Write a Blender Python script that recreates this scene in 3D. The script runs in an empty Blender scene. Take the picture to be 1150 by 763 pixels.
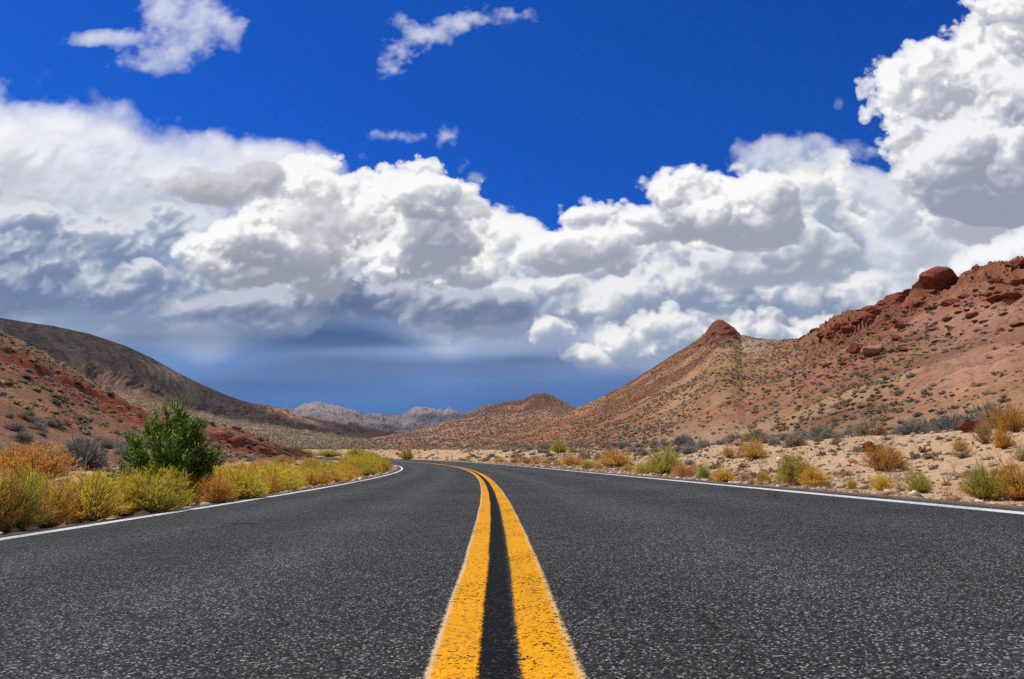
import bpy, math, random
import numpy as np
from concurrent.futures import ThreadPoolExecutor
R=math.radians
scene=bpy.context.scene
COL=scene.collection

# ------------------------------------------------------------------ camera
F_PX=800.0; HY=513.86; PITCH=math.atan((HY-381.5)/F_PX); CAM_H=0.5
cam_d=bpy.data.cameras.new('camera'); cam=bpy.data.objects.new('camera',cam_d); COL.objects.link(cam)
cam_d.sensor_width=36.0; cam_d.lens=36.0*F_PX/1150.0
cam_d.clip_start=0.05; cam_d.clip_end=60000.0
cam.location=(0,0,CAM_H); cam.rotation_euler=(R(90)+PITCH,0,0)
scene.camera=cam

# ------------------------------------------------------------------ exposure and render settings
SUN_EL=58.0; SUN_AZ=-62.0        # azimuth from the viewing direction, negative = left
vs=scene.view_settings
scene.display_settings.display_device='sRGB'
vs.view_transform='Standard'; vs.look='None'; vs.exposure=0.0; vs.gamma=1.0; vs.use_curve_mapping=False
scene.render.engine='CYCLES'
cy=scene.cycles
cy.max_bounces=6; cy.diffuse_bounces=2; cy.glossy_bounces=2; cy.transmission_bounces=2; cy.transparent_max_bounces=12; cy.volume_bounces=0
cy.use_denoising=False
cy.caustics_reflective=False; cy.caustics_refractive=False
cy.sample_clamp_indirect=4.0

# ------------------------------------------------------------------ sun
sd=bpy.data.lights.new('sun','SUN'); sd.energy=4.2; sd.angle=R(0.53); sd.color=(1.0,0.95,0.87)
sun=bpy.data.objects.new('sun',sd); COL.objects.link(sun)
sun.location=(-60,30,120)
sx=math.sin(R(SUN_AZ))*math.cos(R(SUN_EL)); sy=math.cos(R(SUN_AZ))*math.cos(R(SUN_EL)); sz=math.sin(R(SUN_EL))
from mathutils import Vector
sun.rotation_euler=Vector((sx,sy,sz)).to_track_quat('Z','Y').to_euler()

# ------------------------------------------------------------------ sky: Nishita air plus cumulus computed as lit volumes
def px_dir(px,py):
    """photo pixel -> slope coordinates u = x/y, v = z/y of the sky direction"""
    x=(px-575.0); up=(381.5-py); c,s=math.cos(PITCH),math.sin(PITCH)
    y=F_PX*c-up*s; z=F_PX*s+up*c
    return x/y, z/y
SKY_U0,SKY_U1,SKY_V0,SKY_V1=-1.02,1.02,-0.03,0.80
SKY_R=800.0; KS=SKY_R/640.0
def cubic_mat(n_out,scale,off,n_lat):
    t=np.arange(n_out)*scale+off; i=np.floor(t).astype(int); f=t-i
    M=np.zeros((n_out,n_lat),np.float32); r=np.arange(n_out)
    w=[((1-f)**3)/6,(3*f**3-6*f**2+4)/6,(-3*f**3+3*f**2+3*f+1)/6,f**3/6]
    for k in range(4): M[r,i+k]+=w[k]
    return M
def lattice_noise(rng,shape,cell):
    """smooth zero-mean noise with about unit range; cell is the feature size in voxels (per axis)"""
    mats=[];ns=[]
    for n,c in zip(shape,cell):
        nl=int(n/c)+6; mats.append(cubic_mat(n,1.0/c,rng.random(),nl)); ns.append(nl)
    L=rng.normal(0,1,ns).astype(np.float32)*2.1
    for k in range(len(shape)):
        L=np.moveaxis(np.tensordot(mats[k],L,axes=(1,k)),0,k)
    return L
def shift2(a,du,dw):
    """a[u,w] sampled at (u+du, w+dw), zero outside"""
    for ax,d in ((0,du),(1,dw)):
        i=math.floor(d); f=d-i; n=a.shape[ax]
        def sh(k):
            b=np.zeros_like(a); k=int(k)
            src=[slice(None)]*2; dst=[slice(None)]*2
            if k>=0: src[ax]=slice(k,n); dst[ax]=slice(0,n-k)
            else: src[ax]=slice(0,n+k); dst[ax]=slice(-k,n)
            if abs(k)<n: b[tuple(dst)]=a[tuple(src)]
            return b
        a=(1-f)*sh(i)+f*sh(i+1)
    return a
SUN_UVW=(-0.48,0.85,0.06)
def render_layer(shape,blobs,seed,base=None,bill=((60,.5),(28,.28),(13,.15),(6.5,.08)),thr=.35,sharp=6.,sigma=.05,
                white=(.97,.97,.97),shade=(.30,.31,.37),depth=40,dstep=3.0,alpha=1.0,tk=1.0,base_soft=10.,flat=1.0,lift=0.,wisp=0.,pad=70,
                fade=None, grow=1.28, con=1.45, kv=2.3, form=.30):
    rng=np.random.default_rng(seed); dstep=dstep*KS; sigma=sigma/KS; base_soft=base_soft*KS; pad=pad*KS; sharp=sharp*1.5
    B=[]
    for b in blobs:
        px,py,rx,ry=b[:4]; wz=b[4] if len(b)>4 else 0.
        u,v=px_dir(px,py); u1,_=px_dir(px+rx,py); _,v1=px_dir(px,py-ry)
        B.append(((u-SKY_U0)*SKY_R,(v-SKY_V0)*SKY_R,max(2,(u1-u)*SKY_R*grow),max(2,(v1-v)*SKY_R*grow),wz,b[5] if len(b)>5 else 1.0))
    H,W=shape
    x0=int(max(0,min(b[0]-b[2] for b in B)-pad)); x1=int(min(W,max(b[0]+b[2] for b in B)+pad))
    y0=int(max(0,min(b[1]-b[3] for b in B)-pad)); y1=int(min(H,max(b[1]+b[3] for b in B)+pad))
    nu,nv,nw=x1-x0,y1-y0,depth
    uu=(np.arange(nu)+x0)[:,None,None].astype(np.float32); vv=(np.arange(nv)+y0)[None,:,None].astype(np.float32)
    ww=((np.arange(nw)-nw*.5)*dstep)[None,None,:].astype(np.float32)
    D=np.full((nu,nv,nw),-3.,np.float32); zr=nw*dstep*.5
    for (cx,cy,rx,ry,wz,pw) in B:
        rz=min(zr*.8,(rx*ry)**.5)
        q=1-np.sqrt(((uu-cx)/rx)**2+((vv-cy)/ry)**2+((ww-wz)/rz)**2)
        q*=pw
        m=np.maximum(D,q); D=m+.06*np.exp(-np.abs(D-q)*9)
    D=np.where(D<0,D*3,D)
    for k,(c,a) in enumerate(tuple(bill)+((bill[-1][0]*.52,bill[-1][1]*.6),)):
        c=c*KS
        if k==0: a*=.7
        n=lattice_noise(rng,(nu,nv,nw),(c*1.15,c,max(2.,c/dstep)))
        D+= a*(np.abs(n)-.55) if not wisp else a*(n*wisp+(1-wisp)*(np.abs(n)-.55))
    if base is not None:
        bv=np.array([(px_dir(px,py)) for px,py in base]); bx=(bv[:,0]-SKY_U0)*SKY_R; by=(bv[:,1]-SKY_V0)*SKY_R
        bl=np.interp(np.arange(nu)+x0,bx,by)[:,None,None].astype(np.float32)
        nb=lattice_noise(rng,(nu,nw),(22,8))[:,None,:]*5
        D-= flat*np.clip((bl+nb-vv)/base_soft,0,6)
    rho=np.clip((D-thr)*sharp,0,1)*sigma
    del D
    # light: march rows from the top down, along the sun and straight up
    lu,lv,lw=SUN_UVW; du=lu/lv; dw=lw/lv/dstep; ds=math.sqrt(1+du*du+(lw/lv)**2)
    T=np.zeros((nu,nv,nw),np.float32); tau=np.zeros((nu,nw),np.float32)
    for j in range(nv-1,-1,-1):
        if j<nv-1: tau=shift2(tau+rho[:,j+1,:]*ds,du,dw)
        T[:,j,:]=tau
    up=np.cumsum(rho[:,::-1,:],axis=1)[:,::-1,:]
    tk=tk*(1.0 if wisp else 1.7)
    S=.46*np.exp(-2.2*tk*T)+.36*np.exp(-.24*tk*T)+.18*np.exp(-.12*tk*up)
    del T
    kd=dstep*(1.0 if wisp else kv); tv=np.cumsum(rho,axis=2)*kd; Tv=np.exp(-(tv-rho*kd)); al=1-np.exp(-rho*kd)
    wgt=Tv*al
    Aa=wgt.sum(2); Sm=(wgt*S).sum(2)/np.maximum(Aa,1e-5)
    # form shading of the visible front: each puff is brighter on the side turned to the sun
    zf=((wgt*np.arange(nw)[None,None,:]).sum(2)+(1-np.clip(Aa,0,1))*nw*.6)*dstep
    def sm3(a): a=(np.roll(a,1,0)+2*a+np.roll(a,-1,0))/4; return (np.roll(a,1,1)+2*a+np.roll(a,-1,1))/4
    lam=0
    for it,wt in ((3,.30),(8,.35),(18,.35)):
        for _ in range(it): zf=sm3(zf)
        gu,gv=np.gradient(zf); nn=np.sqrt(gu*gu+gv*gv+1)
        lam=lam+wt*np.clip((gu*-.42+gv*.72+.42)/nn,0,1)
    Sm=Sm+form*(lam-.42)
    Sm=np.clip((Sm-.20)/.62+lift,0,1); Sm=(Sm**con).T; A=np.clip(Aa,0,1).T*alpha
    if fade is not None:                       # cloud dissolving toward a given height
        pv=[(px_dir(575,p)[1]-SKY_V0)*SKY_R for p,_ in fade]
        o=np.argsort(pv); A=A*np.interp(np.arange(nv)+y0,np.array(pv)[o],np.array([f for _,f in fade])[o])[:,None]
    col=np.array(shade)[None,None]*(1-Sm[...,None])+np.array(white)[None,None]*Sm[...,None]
    return y0,y1,x0,x1,col.astype(np.float32),A.astype(np.float32)
JOBS=[]
def cloud_layer(sky,*a,**k): JOBS.append((a,k))
def build_sky():
    W=int((SKY_U1-SKY_U0)*SKY_R);H=int((SKY_V1-SKY_V0)*SKY_R)
    sky=np.zeros((H,W,4),np.float32)            # premultiplied colour, row 0 = lowest
    rng=np.random.default_rng(5)
    # far rain veil under the storm: one even grey-blue sheet with streaks
    n1=lattice_noise(rng,(H,W),(16,190));n2=lattice_noise(rng,(H,W),(6,80));n3=lattice_noise(rng,(H,W),(46,70));n4=lattice_noise(rng,(H,W),(18,26))
    v=(np.arange(H)/SKY_R+SKY_V0)[:,None]; u=np.arange(W)/SKY_R+SKY_U0
    vrow=lambda py: px_dir(575,py)[1]
    tops=((-300,200),(0,235),(200,235),(400,250),(560,262),(640,285),(760,262),(900,225),(1000,215),(1150,200),(1400,200))
    tu=[px_dir(x,y)[0] for x,y in tops]; tvv=[px_dir(x,y)[1] for x,y in tops]
    vt=np.interp(u,tu,tvv)[None,:]
    a=np.clip((vt-v+n3*.010+n4*.006)/.05,0,1)
    a=a*a*(3-2*a)*.98
    ul,_=px_dir(20,400); ur,_=px_dir(320,400)
    k=np.clip((u-ul)/(ur-ul),0,1)[None,:]+0*v; k=k*k*(3-2*k)
    storm=np.array([.098,.172,.355]); pale=np.array([.15,.25,.45]); mid=np.array([.50,.55,.63]); low_c=np.array([.058,.170,.45])
    streak=np.clip(.45+.22*n1+.10*n2,0,1)**2
    band=np.exp(-((v-vrow(396))/.022)**2)*np.exp(-((u[None,:]-px_dir(590,396)[0])/.22)**2)*1.1
    c=pale*(1-k[...,None])+storm*k[...,None]
    kr=np.clip((u-px_dir(540,400)[0])/(px_dir(680,400)[0]-px_dir(540,400)[0]),0,1)[None,:]
    t0=vrow(392)*(1-kr)+vrow(424)*kr; t1=vrow(305)*(1-kr)+vrow(372)*kr
    tm=np.clip((v-t0)/(t1-t0)+n3*.14+n4*.07,0,1)[...,None]
    c=c*(1-tm)+mid*tm
    c=c+ (streak*band*.30)[...,None]*np.array([1.,1.05,1.1])
    c=c*(1+.08*n3+.10*n1+.05*n2)[...,None]
    low=np.clip((vrow(420)-v)/.06,0,1)[...,None]
    c=c*(1-low)+low_c*low
    sky[...,:3]=c*a[...,None]; sky[...,3]=a
    return sky
def all_layers(sky):
    GW=(.88,.90,.93)
    # broad anvil at upper left: soft sheet with a bright, broken upper edge
    cloud_layer(sky,[(20,205,150,80),(150,208,190,66),(290,200,105,44),(60,175,120,58),(-120,180,180,110)],11,bill=((110,.30),(52,.20),(25,.15),(12,.10),(6,.06),(3,.03)),thr=.14,sharp=2.4,sigma=.03,
        white=(.93,.94,.93),shade=(.52,.54,.58),tk=.30,depth=32,dstep=4,wisp=.30)
    cloud_layer(sky,[(25,130,46,22),(70,140,50,22),(120,152,44,18),(5,150,50,30),(240,160,50,18),(300,168,40,14)],18,bill=((44,.45),(20,.32),(10,.20),(5,.12)),thr=.26,sharp=1.4,sigma=.028,
        white=(.97,.97,.97),shade=(.62,.65,.70),tk=.35,depth=28,dstep=4,wisp=.2)
    # grey-blue cumulus under it, left, in two rows
    cloud_layer(sky,[(20,270,120,44),(130,280,110,44),(90,320,140,40),(230,300,80,50),(-100,300,150,90),(180,345,90,24),(300,350,70,30)],12,bill=((60,.45),(28,.30),(14,.18),(7,.11)),thr=.28,sharp=3.4,sigma=.045,
        white=(.70,.74,.80),shade=(.19,.26,.42),depth=36,dstep=4,fade=((200,1),(345,1),(410,.1)),tk=.8)
    cloud_layer(sky,[(150,318,34,20),(120,330,40,18),(30,330,50,24),(60,300,40,20),(200,352,40,18),(0,300,50,30),(100,262,40,18),(20,245,50,16)],19,bill=((34,.45),(17,.32),(9,.2),(5,.12)),thr=.28,sharp=3,sigma=.05,
        white=(.74,.77,.82),shade=(.16,.22,.38),depth=30,dstep=4,fade=((200,1),(350,1),(400,.1)),tk=.8)
    # back bank of cumulus, centre and right, as receding rows
    FD=((100,1),(395,1),(440,.0)); BB=((60,.45),(28,.30),(14,.17),(7,.10),(4,.05))
    cloud_layer(sky,[(560,272,60,38),(610,300,70,40),(530,300,50,45),(700,290,60,40),(820,290,90,40),(930,235,60,55),(965,275,50,55),(890,250,60,45),(1010,250,60,50)],13,bill=BB,thr=.28,sharp=4,sigma=.05,
        white=(.97,.96,.93),shade=(.36,.41,.53),depth=36,dstep=4,tk=.6)
    cloud_layer(sky,[(500,350,80,40),(560,345,50,40),(610,330,60,30),(640,350,60,36),(700,340,60,36),(760,330,70,40),(840,325,80,45),(910,330,60,45),(980,340,70,45),(1060,320,80,50),(1150,300,90,50),(1230,330,90,70)],15,bill=BB,thr=.28,sharp=3.5,sigma=.05,
        white=(.86,.87,.88),shade=(.25,.31,.45),depth=36,dstep=4,fade=FD)
    cloud_layer(sky,[(720,395,60,26),(660,400,40,18),(770,385,50,26),(690,385,30,20),(850,375,60,26),(930,385,80,30),(1010,370,60,26),(1100,380,120,40),(620,372,40,18),(740,370,60,24),(680,410,40,12)],16,bill=((34,.45),(17,.3),(9,.18),(5,.1)),thr=.28,sharp=4,sigma=.05,
        white=(.93,.92,.90),shade=(.30,.36,.50),depth=30,dstep=4,fade=((100,1),(398,1),(425,.0)))
    cloud_layer(sky,[(880,290,70,30),(830,300,60,24),(930,285,36,34)],17,base=((760,322),(980,326)),bill=BB,thr=.28,sharp=4,sigma=.05,
        white=(.80,.82,.86),shade=(.34,.37,.47),depth=36,dstep=4)
    # thin scud
    cloud_layer(sky,[(880,178,50,26),(850,190,25,14),(905,165,22,14),(960,175,26,14)],14,bill=((26,.5),(12,.4),(6,.25),(3.5,.14)),thr=.3,sharp=1.2,sigma=.035,white=(.82,.85,.9),shade=(.5,.55,.65),depth=24,dstep=3,wisp=.6)
    # main centre cumulus: bright back crown, then greyer masses in front
    CB=((50,.46),(24,.32),(12,.19),(6,.11),(3.2,.06))
    cloud_layer(sky,[(350,222,56,40),(400,218,50,36),(462,214,58,38),(505,235,34,36),(320,245,50,40),(430,255,90,50),(345,200,28,22),(468,196,30,22)],21,
        bill=CB,thr=.28,sharp=7,sigma=.06,white=(.97,.97,.96),shade=(.42,.43,.49),depth=48,dstep=3.5,tk=.35)
    cloud_layer(sky,[(400,335,110,30),(300,345,80,24),(500,345,80,22),(220,350,60,18)],25,bill=CB,thr=.22,sharp=2,sigma=.04,white=(.52,.56,.66),shade=(.10,.15,.28),depth=32,dstep=3.5,tk=1.,fade=((100,1),(345,1),(392,.0)))
    cloud_layer(sky,[(250,285,46,36),(300,275,60,42),(350,290,55,40),(275,312,54,22)],26,base=((150,330),(260,336),(400,338)),
        bill=CB,thr=.28,sharp=5,sigma=.055,white=(.98,.98,.97),shade=(.30,.32,.40),depth=40,dstep=3.5,tk=.6)
    cloud_layer(sky,[(480,245,42,46),(450,290,52,44),(500,288,50,44),(532,316,32,16),(430,310,30,22)],27,base=((360,332),(420,333),(580,331)),
        bill=CB,thr=.28,sharp=6,sigma=.055,white=(.98,.98,.98),shade=(.31,.33,.42),depth=44,dstep=3.5,tk=.6)
    # nearer grey scraps in front of it
    cloud_layer(sky,[(245,215,62,22),(290,205,30,18),(200,212,30,14)],22,bill=((30,.45),(14,.3),(7,.16),(4,.08)),thr=.25,sharp=3,sigma=.05,white=(.62,.62,.66),shade=(.36,.37,.42),depth=24,dstep=3)
    cloud_layer(sky,[(360,262,50,26),(345,240,40,26)],23,bill=((30,.45),(14,.3),(7,.16),(4,.08)),thr=.25,sharp=2,sigma=.03,white=(.7,.7,.74),shade=(.38,.39,.44),depth=24,dstep=3)
    # two flat-based cumulus right of centre
    cloud_layer(sky,[(655,255,38,36),(665,285,62,28),(640,285,45,24)],31,base=((560,302),(760,303)),bill=((40,.5),(20,.3),(10,.17),(5,.09)),thr=.26,sharp=5,sigma=.06,white=(.98,.98,.98),shade=(.34,.36,.45),depth=40,dstep=3,tk=.7)
    cloud_layer(sky,[(770,215,55,40),(830,225,62,42),(740,250,60,28),(850,255,60,28),(780,250,100,30)],32,base=((640,272),(780,278),(930,272)),bill=((46,.5),(22,.32),(11,.18),(5.5,.1)),thr=.26,sharp=5,sigma=.06,white=(.98,.98,.98),shade=(.34,.36,.45),depth=40,dstep=3,tk=.7)
    # the tower at the right: bright back, grey folds in front, pale sheet under it
    TB=((64,.46),(30,.32),(15,.19),(7.5,.11),(4,.06))
    cloud_layer(sky,[(1060,290,90,50),(1130,270,90,60),(1010,265,50,40),(990,215,36,32),(1230,260,120,80)],44,bill=TB,thr=.28,sharp=2,sigma=.03,white=(.74,.77,.83),shade=(.45,.49,.58),depth=32,dstep=4,tk=.5)
    cloud_layer(sky,[(1030,115,58,50),(1060,80,52,40),(1110,62,60,42),(1160,40,66,42),(1090,110,70,60),(1070,175,75,70),(1150,150,110,100),(1010,95,34,36),(1025,195,42,36),(1240,80,120,120),(1105,50,50,36),(1140,25,60,34),(1200,10,60,40)],41,
        bill=TB,thr=.28,sharp=7,sigma=.05,white=(.97,.97,.97),shade=(.42,.44,.52),depth=52,dstep=4,tk=.5)
    cloud_layer(sky,[(1090,170,70,55),(1050,195,52,40),(1120,210,80,44),(1110,95,34,34),(1150,120,50,60),(1100,225,70,32),(1240,170,110,90)],42,base=((900,225),(1040,232),(1090,245),(1300,262)),
        bill=TB,thr=.28,sharp=4.5,sigma=.05,white=(.90,.91,.94),shade=(.31,.33,.43),depth=44,dstep=4,tk=.7)
    cloud_layer(sky,[(1130,292,60,26),(1080,305,40,18),(1230,290,90,40)],43,bill=TB,thr=.28,sharp=4,sigma=.05,white=(.95,.96,.97),shade=(.45,.49,.58),depth=32,dstep=4,tk=.5)
    # high wisps
    cloud_layer(sky,[(222,32,40,32),(185,60,44,20),(130,44,55,9),(165,75,34,12),(185,15,26,26),(205,45,50,24)],51,bill=((34,.25),(14,.34),(6.5,.26),(3.3,.16)),thr=.18,sharp=1.0,sigma=.035,white=(.86,.88,.92),shade=(.55,.6,.7),depth=24,dstep=3,wisp=.6,tk=.4)
    cloud_layer(sky,[(436,72,20,16),(450,58,24,22),(468,42,26,18),(452,24,16,10),(490,38,26,12),(515,29,28,11),(540,21,28,12),(566,16,28,12),(590,18,20,11)],52,bill=((30,.25),(13,.34),(6.5,.28),(3.3,.18)),thr=.24,sharp=1.0,sigma=.04,white=(.84,.87,.92),shade=(.55,.6,.7),depth=24,dstep=3,wisp=.7,tk=.4)
    cloud_layer(sky,[(500,153,12,15),(519,188,13,10),(531,200,13,9),(943,118,8,7),(438,153,40,7)],53,bill=((12,.5),(6,.4),(3.5,.2)),thr=.3,sharp=1.0,sigma=.03,white=(.8,.85,.92),shade=(.5,.6,.75),depth=20,dstep=3,wisp=.7,tk=.4)
    with ThreadPoolExecutor(4) as ex:
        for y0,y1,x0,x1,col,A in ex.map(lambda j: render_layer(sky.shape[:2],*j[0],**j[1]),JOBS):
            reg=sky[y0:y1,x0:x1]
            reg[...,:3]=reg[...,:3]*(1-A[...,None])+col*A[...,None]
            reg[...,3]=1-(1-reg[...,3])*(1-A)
    return sky
SKY=all_layers(build_sky())
sky_img=bpy.data.images.new('cloud_field',SKY.shape[1],SKY.shape[0],alpha=True,float_buffer=True)
sky_img.colorspace_settings.name='Non-Color'
sky_img.alpha_mode='CHANNEL_PACKED'
# un-premultiply so the colour stays clean where the cloud thins
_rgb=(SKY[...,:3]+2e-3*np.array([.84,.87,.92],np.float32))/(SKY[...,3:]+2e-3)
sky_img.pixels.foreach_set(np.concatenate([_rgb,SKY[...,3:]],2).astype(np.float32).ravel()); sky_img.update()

world=bpy.data.worlds.new('World'); scene.world=world; world.use_nodes=True
nt=world.node_tree; nt.nodes.clear(); N=nt.nodes.new; LK=nt.links.new
def wmath(op,a,b=None):
    n=N('ShaderNodeMath'); n.operation=op
    for i,v in enumerate((a,b)):
        if v is None: continue
        if isinstance(v,(int,float)): n.inputs[i].default_value=v
        else: LK(v,n.inputs[i])
    return n.outputs[0]
out=N('ShaderNodeOutputWorld'); bg=N('ShaderNodeBackground'); bg.inputs['Strength'].default_value=0.1
st=N('ShaderNodeTexSky'); st.sky_type='NISHITA'; st.sun_disc=False
st.sun_elevation=R(SUN_EL); st.sun_rotation=R(SUN_AZ); st.altitude=900; st.air_density=1.0; st.dust_density=0.3; st.ozone_density=2.5
hs=N('ShaderNodeMix'); hs.data_type='RGBA'; hs.blend_type='MULTIPLY'; hs.inputs['Factor'].default_value=1.0   # polarised, deeper blue
hs.inputs['B'].default_value=(.045,.365,1.11,1); LK(st.outputs[0],hs.inputs['A'])
tc=N('ShaderNodeTexCoord'); sp=N('ShaderNodeSeparateXYZ'); LK(tc.outputs['Generated'],sp.inputs[0])
X,Y,Z=sp.outputs
ys=wmath('MAXIMUM',Y,0.001)
u=wmath('DIVIDE',X,ys); v=wmath('DIVIDE',Z,ys)
uu=wmath('DIVIDE',wmath('SUBTRACT',u,SKY_U0),SKY_U1-SKY_U0)
vv=wmath('DIVIDE',wmath('SUBTRACT',v,SKY_V0),SKY_V1-SKY_V0)
cx=N('ShaderNodeCombineXYZ'); LK(uu,cx.inputs[0]); LK(vv,cx.inputs[1])
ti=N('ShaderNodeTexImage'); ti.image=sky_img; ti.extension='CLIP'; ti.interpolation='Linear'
LK(cx.outputs[0],ti.inputs[0])
front=wmath('GREATER_THAN',Y,0.01)
am=wmath('MULTIPLY',ti.outputs['Alpha'],front)
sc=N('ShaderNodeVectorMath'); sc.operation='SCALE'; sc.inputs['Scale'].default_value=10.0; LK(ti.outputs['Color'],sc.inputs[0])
# unseen broken cloud added behind the viewer to whiten the fill light
nz=N('ShaderNodeTexNoise'); nz.inputs['Scale'].default_value=3.2; nz.inputs['Detail'].default_value=6; nz.inputs['Roughness'].default_value=.55; LK(tc.outputs['Generated'],nz.inputs['Vector'])
mr=N('ShaderNodeMapRange'); LK(nz.outputs['Fac'],mr.inputs[0]); mr.inputs[1].default_value=.44; mr.inputs[2].default_value=.60
mb=N('ShaderNodeMapRange'); LK(Y,mb.inputs[0]); mb.inputs[1].default_value=.25; mb.inputs[2].default_value=-.15
bc=N('ShaderNodeMix'); bc.data_type='RGBA'; LK(mr.outputs[0],bc.inputs['Factor']); LK(st.outputs[0],bc.inputs['A']); bc.inputs['B'].default_value=(6.2,6.3,6.6,1)
back_mix=N('ShaderNodeMix'); back_mix.data_type='RGBA'; LK(mb.outputs[0],back_mix.inputs['Factor']); LK(hs.outputs['Result'],back_mix.inputs['A']); LK(bc.outputs['Result'],back_mix.inputs['B'])
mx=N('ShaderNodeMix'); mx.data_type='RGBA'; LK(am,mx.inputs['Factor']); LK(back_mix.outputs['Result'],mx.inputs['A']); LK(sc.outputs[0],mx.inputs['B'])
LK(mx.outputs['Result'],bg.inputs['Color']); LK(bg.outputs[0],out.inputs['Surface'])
world.cycles.sampling_method='MANUAL'; world.cycles.sample_map_resolution=512
# ------------------------------------------------------------------ helpers
def px_ray(px,py):
    """photo pixel -> (azimuth, tangent of elevation)"""
    u,v=px_dir(np.asarray(px,float),np.asarray(py,float)); return np.arctan2(u,1.0), v/np.sqrt(1+u*u)
def to_px(x,y,z):
    c,s=math.cos(PITCH),math.sin(PITCH); zc=z-CAM_H
    d=np.maximum(y*c+zc*s,1e-3); up=-y*s+zc*c
    return 575+F_PX*x/d, 381.5-F_PX*up/d
_prng=np.random.default_rng(77)
_perm=_prng.permutation(4096); _grad=_prng.uniform(0,2*np.pi,4096); _gx=np.cos(_grad).astype(np.float32); _gy=np.sin(_grad).astype(np.float32)
def pnoise(x,y,seed=0):
    xi=np.floor(x).astype(np.int64); yi=np.floor(y).astype(np.int64); fx=x-xi; fy=y-yi
    def g(ix,iy,dx,dy):
        h=_perm[(_perm[(ix+seed*131)&4095]+iy)&4095]; return _gx[h]*dx+_gy[h]*dy
    u=fx*fx*fx*(fx*(fx*6-15)+10); v=fy*fy*fy*(fy*(fy*6-15)+10)
    a=g(xi,yi,fx,fy); b=g(xi+1,yi,fx-1,fy); c=g(xi,yi+1,fx,fy-1); d=g(xi+1,yi+1,fx-1,fy-1)
    return ((a*(1-u)+b*u)*(1-v)+(c*(1-u)+d*u)*v)*1.5
def fbm(x,y,seed=0,oct=5,gain=.5,ridge=False):
    s=0;a=1.;f=1.;n=0
    for k in range(oct):
        q=pnoise(x*f+k*17.3,y*f-k*9.1,seed+k)
        s=s+a*((1-2*np.abs(q)) if ridge else q); n+=a; a*=gain; f*=2.03
    return s/n
def sstep(t): t=np.clip(t,0,1); return t*t*(3-2*t)

def mesh_arrays(name,verts,faces,mat=None,colors=None,uv=None,smooth=False,mats=None):
    """verts (n,3), faces (m,k) -> mesh"""
    me=bpy.data.meshes.new(name); verts=np.asarray(verts,np.float32); faces=np.asarray(faces,np.int32)
    n,m,k=len(verts),len(faces),faces.shape[1]
    me.vertices.add(n); me.vertices.foreach_set('co',verts.ravel())
    me.loops.add(m*k); me.loops.foreach_set('vertex_index',faces.ravel())
    me.polygons.add(m); me.polygons.foreach_set('loop_start',np.arange(0,m*k,k,dtype=np.int32))
    me.polygons.foreach_set('loop_total',np.full(m,k,np.int32))
    if smooth: me.polygons.foreach_set('use_smooth',np.ones(m,bool))
    if colors is not None:
        ca=me.color_attributes.new('Col','FLOAT_COLOR','POINT')
        c4=np.ones((n,4),np.float32); c4[:,:3]=colors; ca.data.foreach_set('color',c4.ravel())
    if uv is not None:
        ul=me.uv_layers.new(name='UVMap'); ul.data.foreach_set('uv',np.asarray(uv,np.float32)[faces.ravel()].ravel())
    if mat: me.materials.append(mat)
    me.update(); me.validate()
    return me
def grid_faces(nr,nc):
    i=np.arange(nr-1)[:,None]*nc+np.arange(nc-1)[None,:]
    return np.stack([i,i+1,i+nc+1,i+nc],-1).reshape(-1,4)
def link(name,data,parent=None,loc=(0,0,0),rz=0.,sc=1.):
    o=bpy.data.objects.new(name,data); COL.objects.link(o); o.parent=parent
    o.location=loc; o.rotation_euler=(0,0,rz); o.scale=(sc,sc,sc) if not hasattr(sc,'__len__') else sc
    return o
def tag(o,label=None,cat=None,group=None,kind=None):
    if label: o['label']=label
    if cat: o['category']=cat
    if group: o['group']=group
    if kind: o['kind']=kind
    return o
def dup(root,loc,rz,sc,label,group,cat=None):
    r=root.copy(); COL.objects.link(r); r.location=loc; r.rotation_euler=(0,0,rz); r.scale=(sc,sc,sc) if not hasattr(sc,'__len__') else sc
    r['label']=label
    if group: r['group']=group
    elif 'group' in r: del r['group']
    if cat: r['category']=cat
    for ch in KIDS.get(root.name,[]):
        c=ch.copy(); COL.objects.link(c); c.parent=r
    return r
KIDS={}

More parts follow.
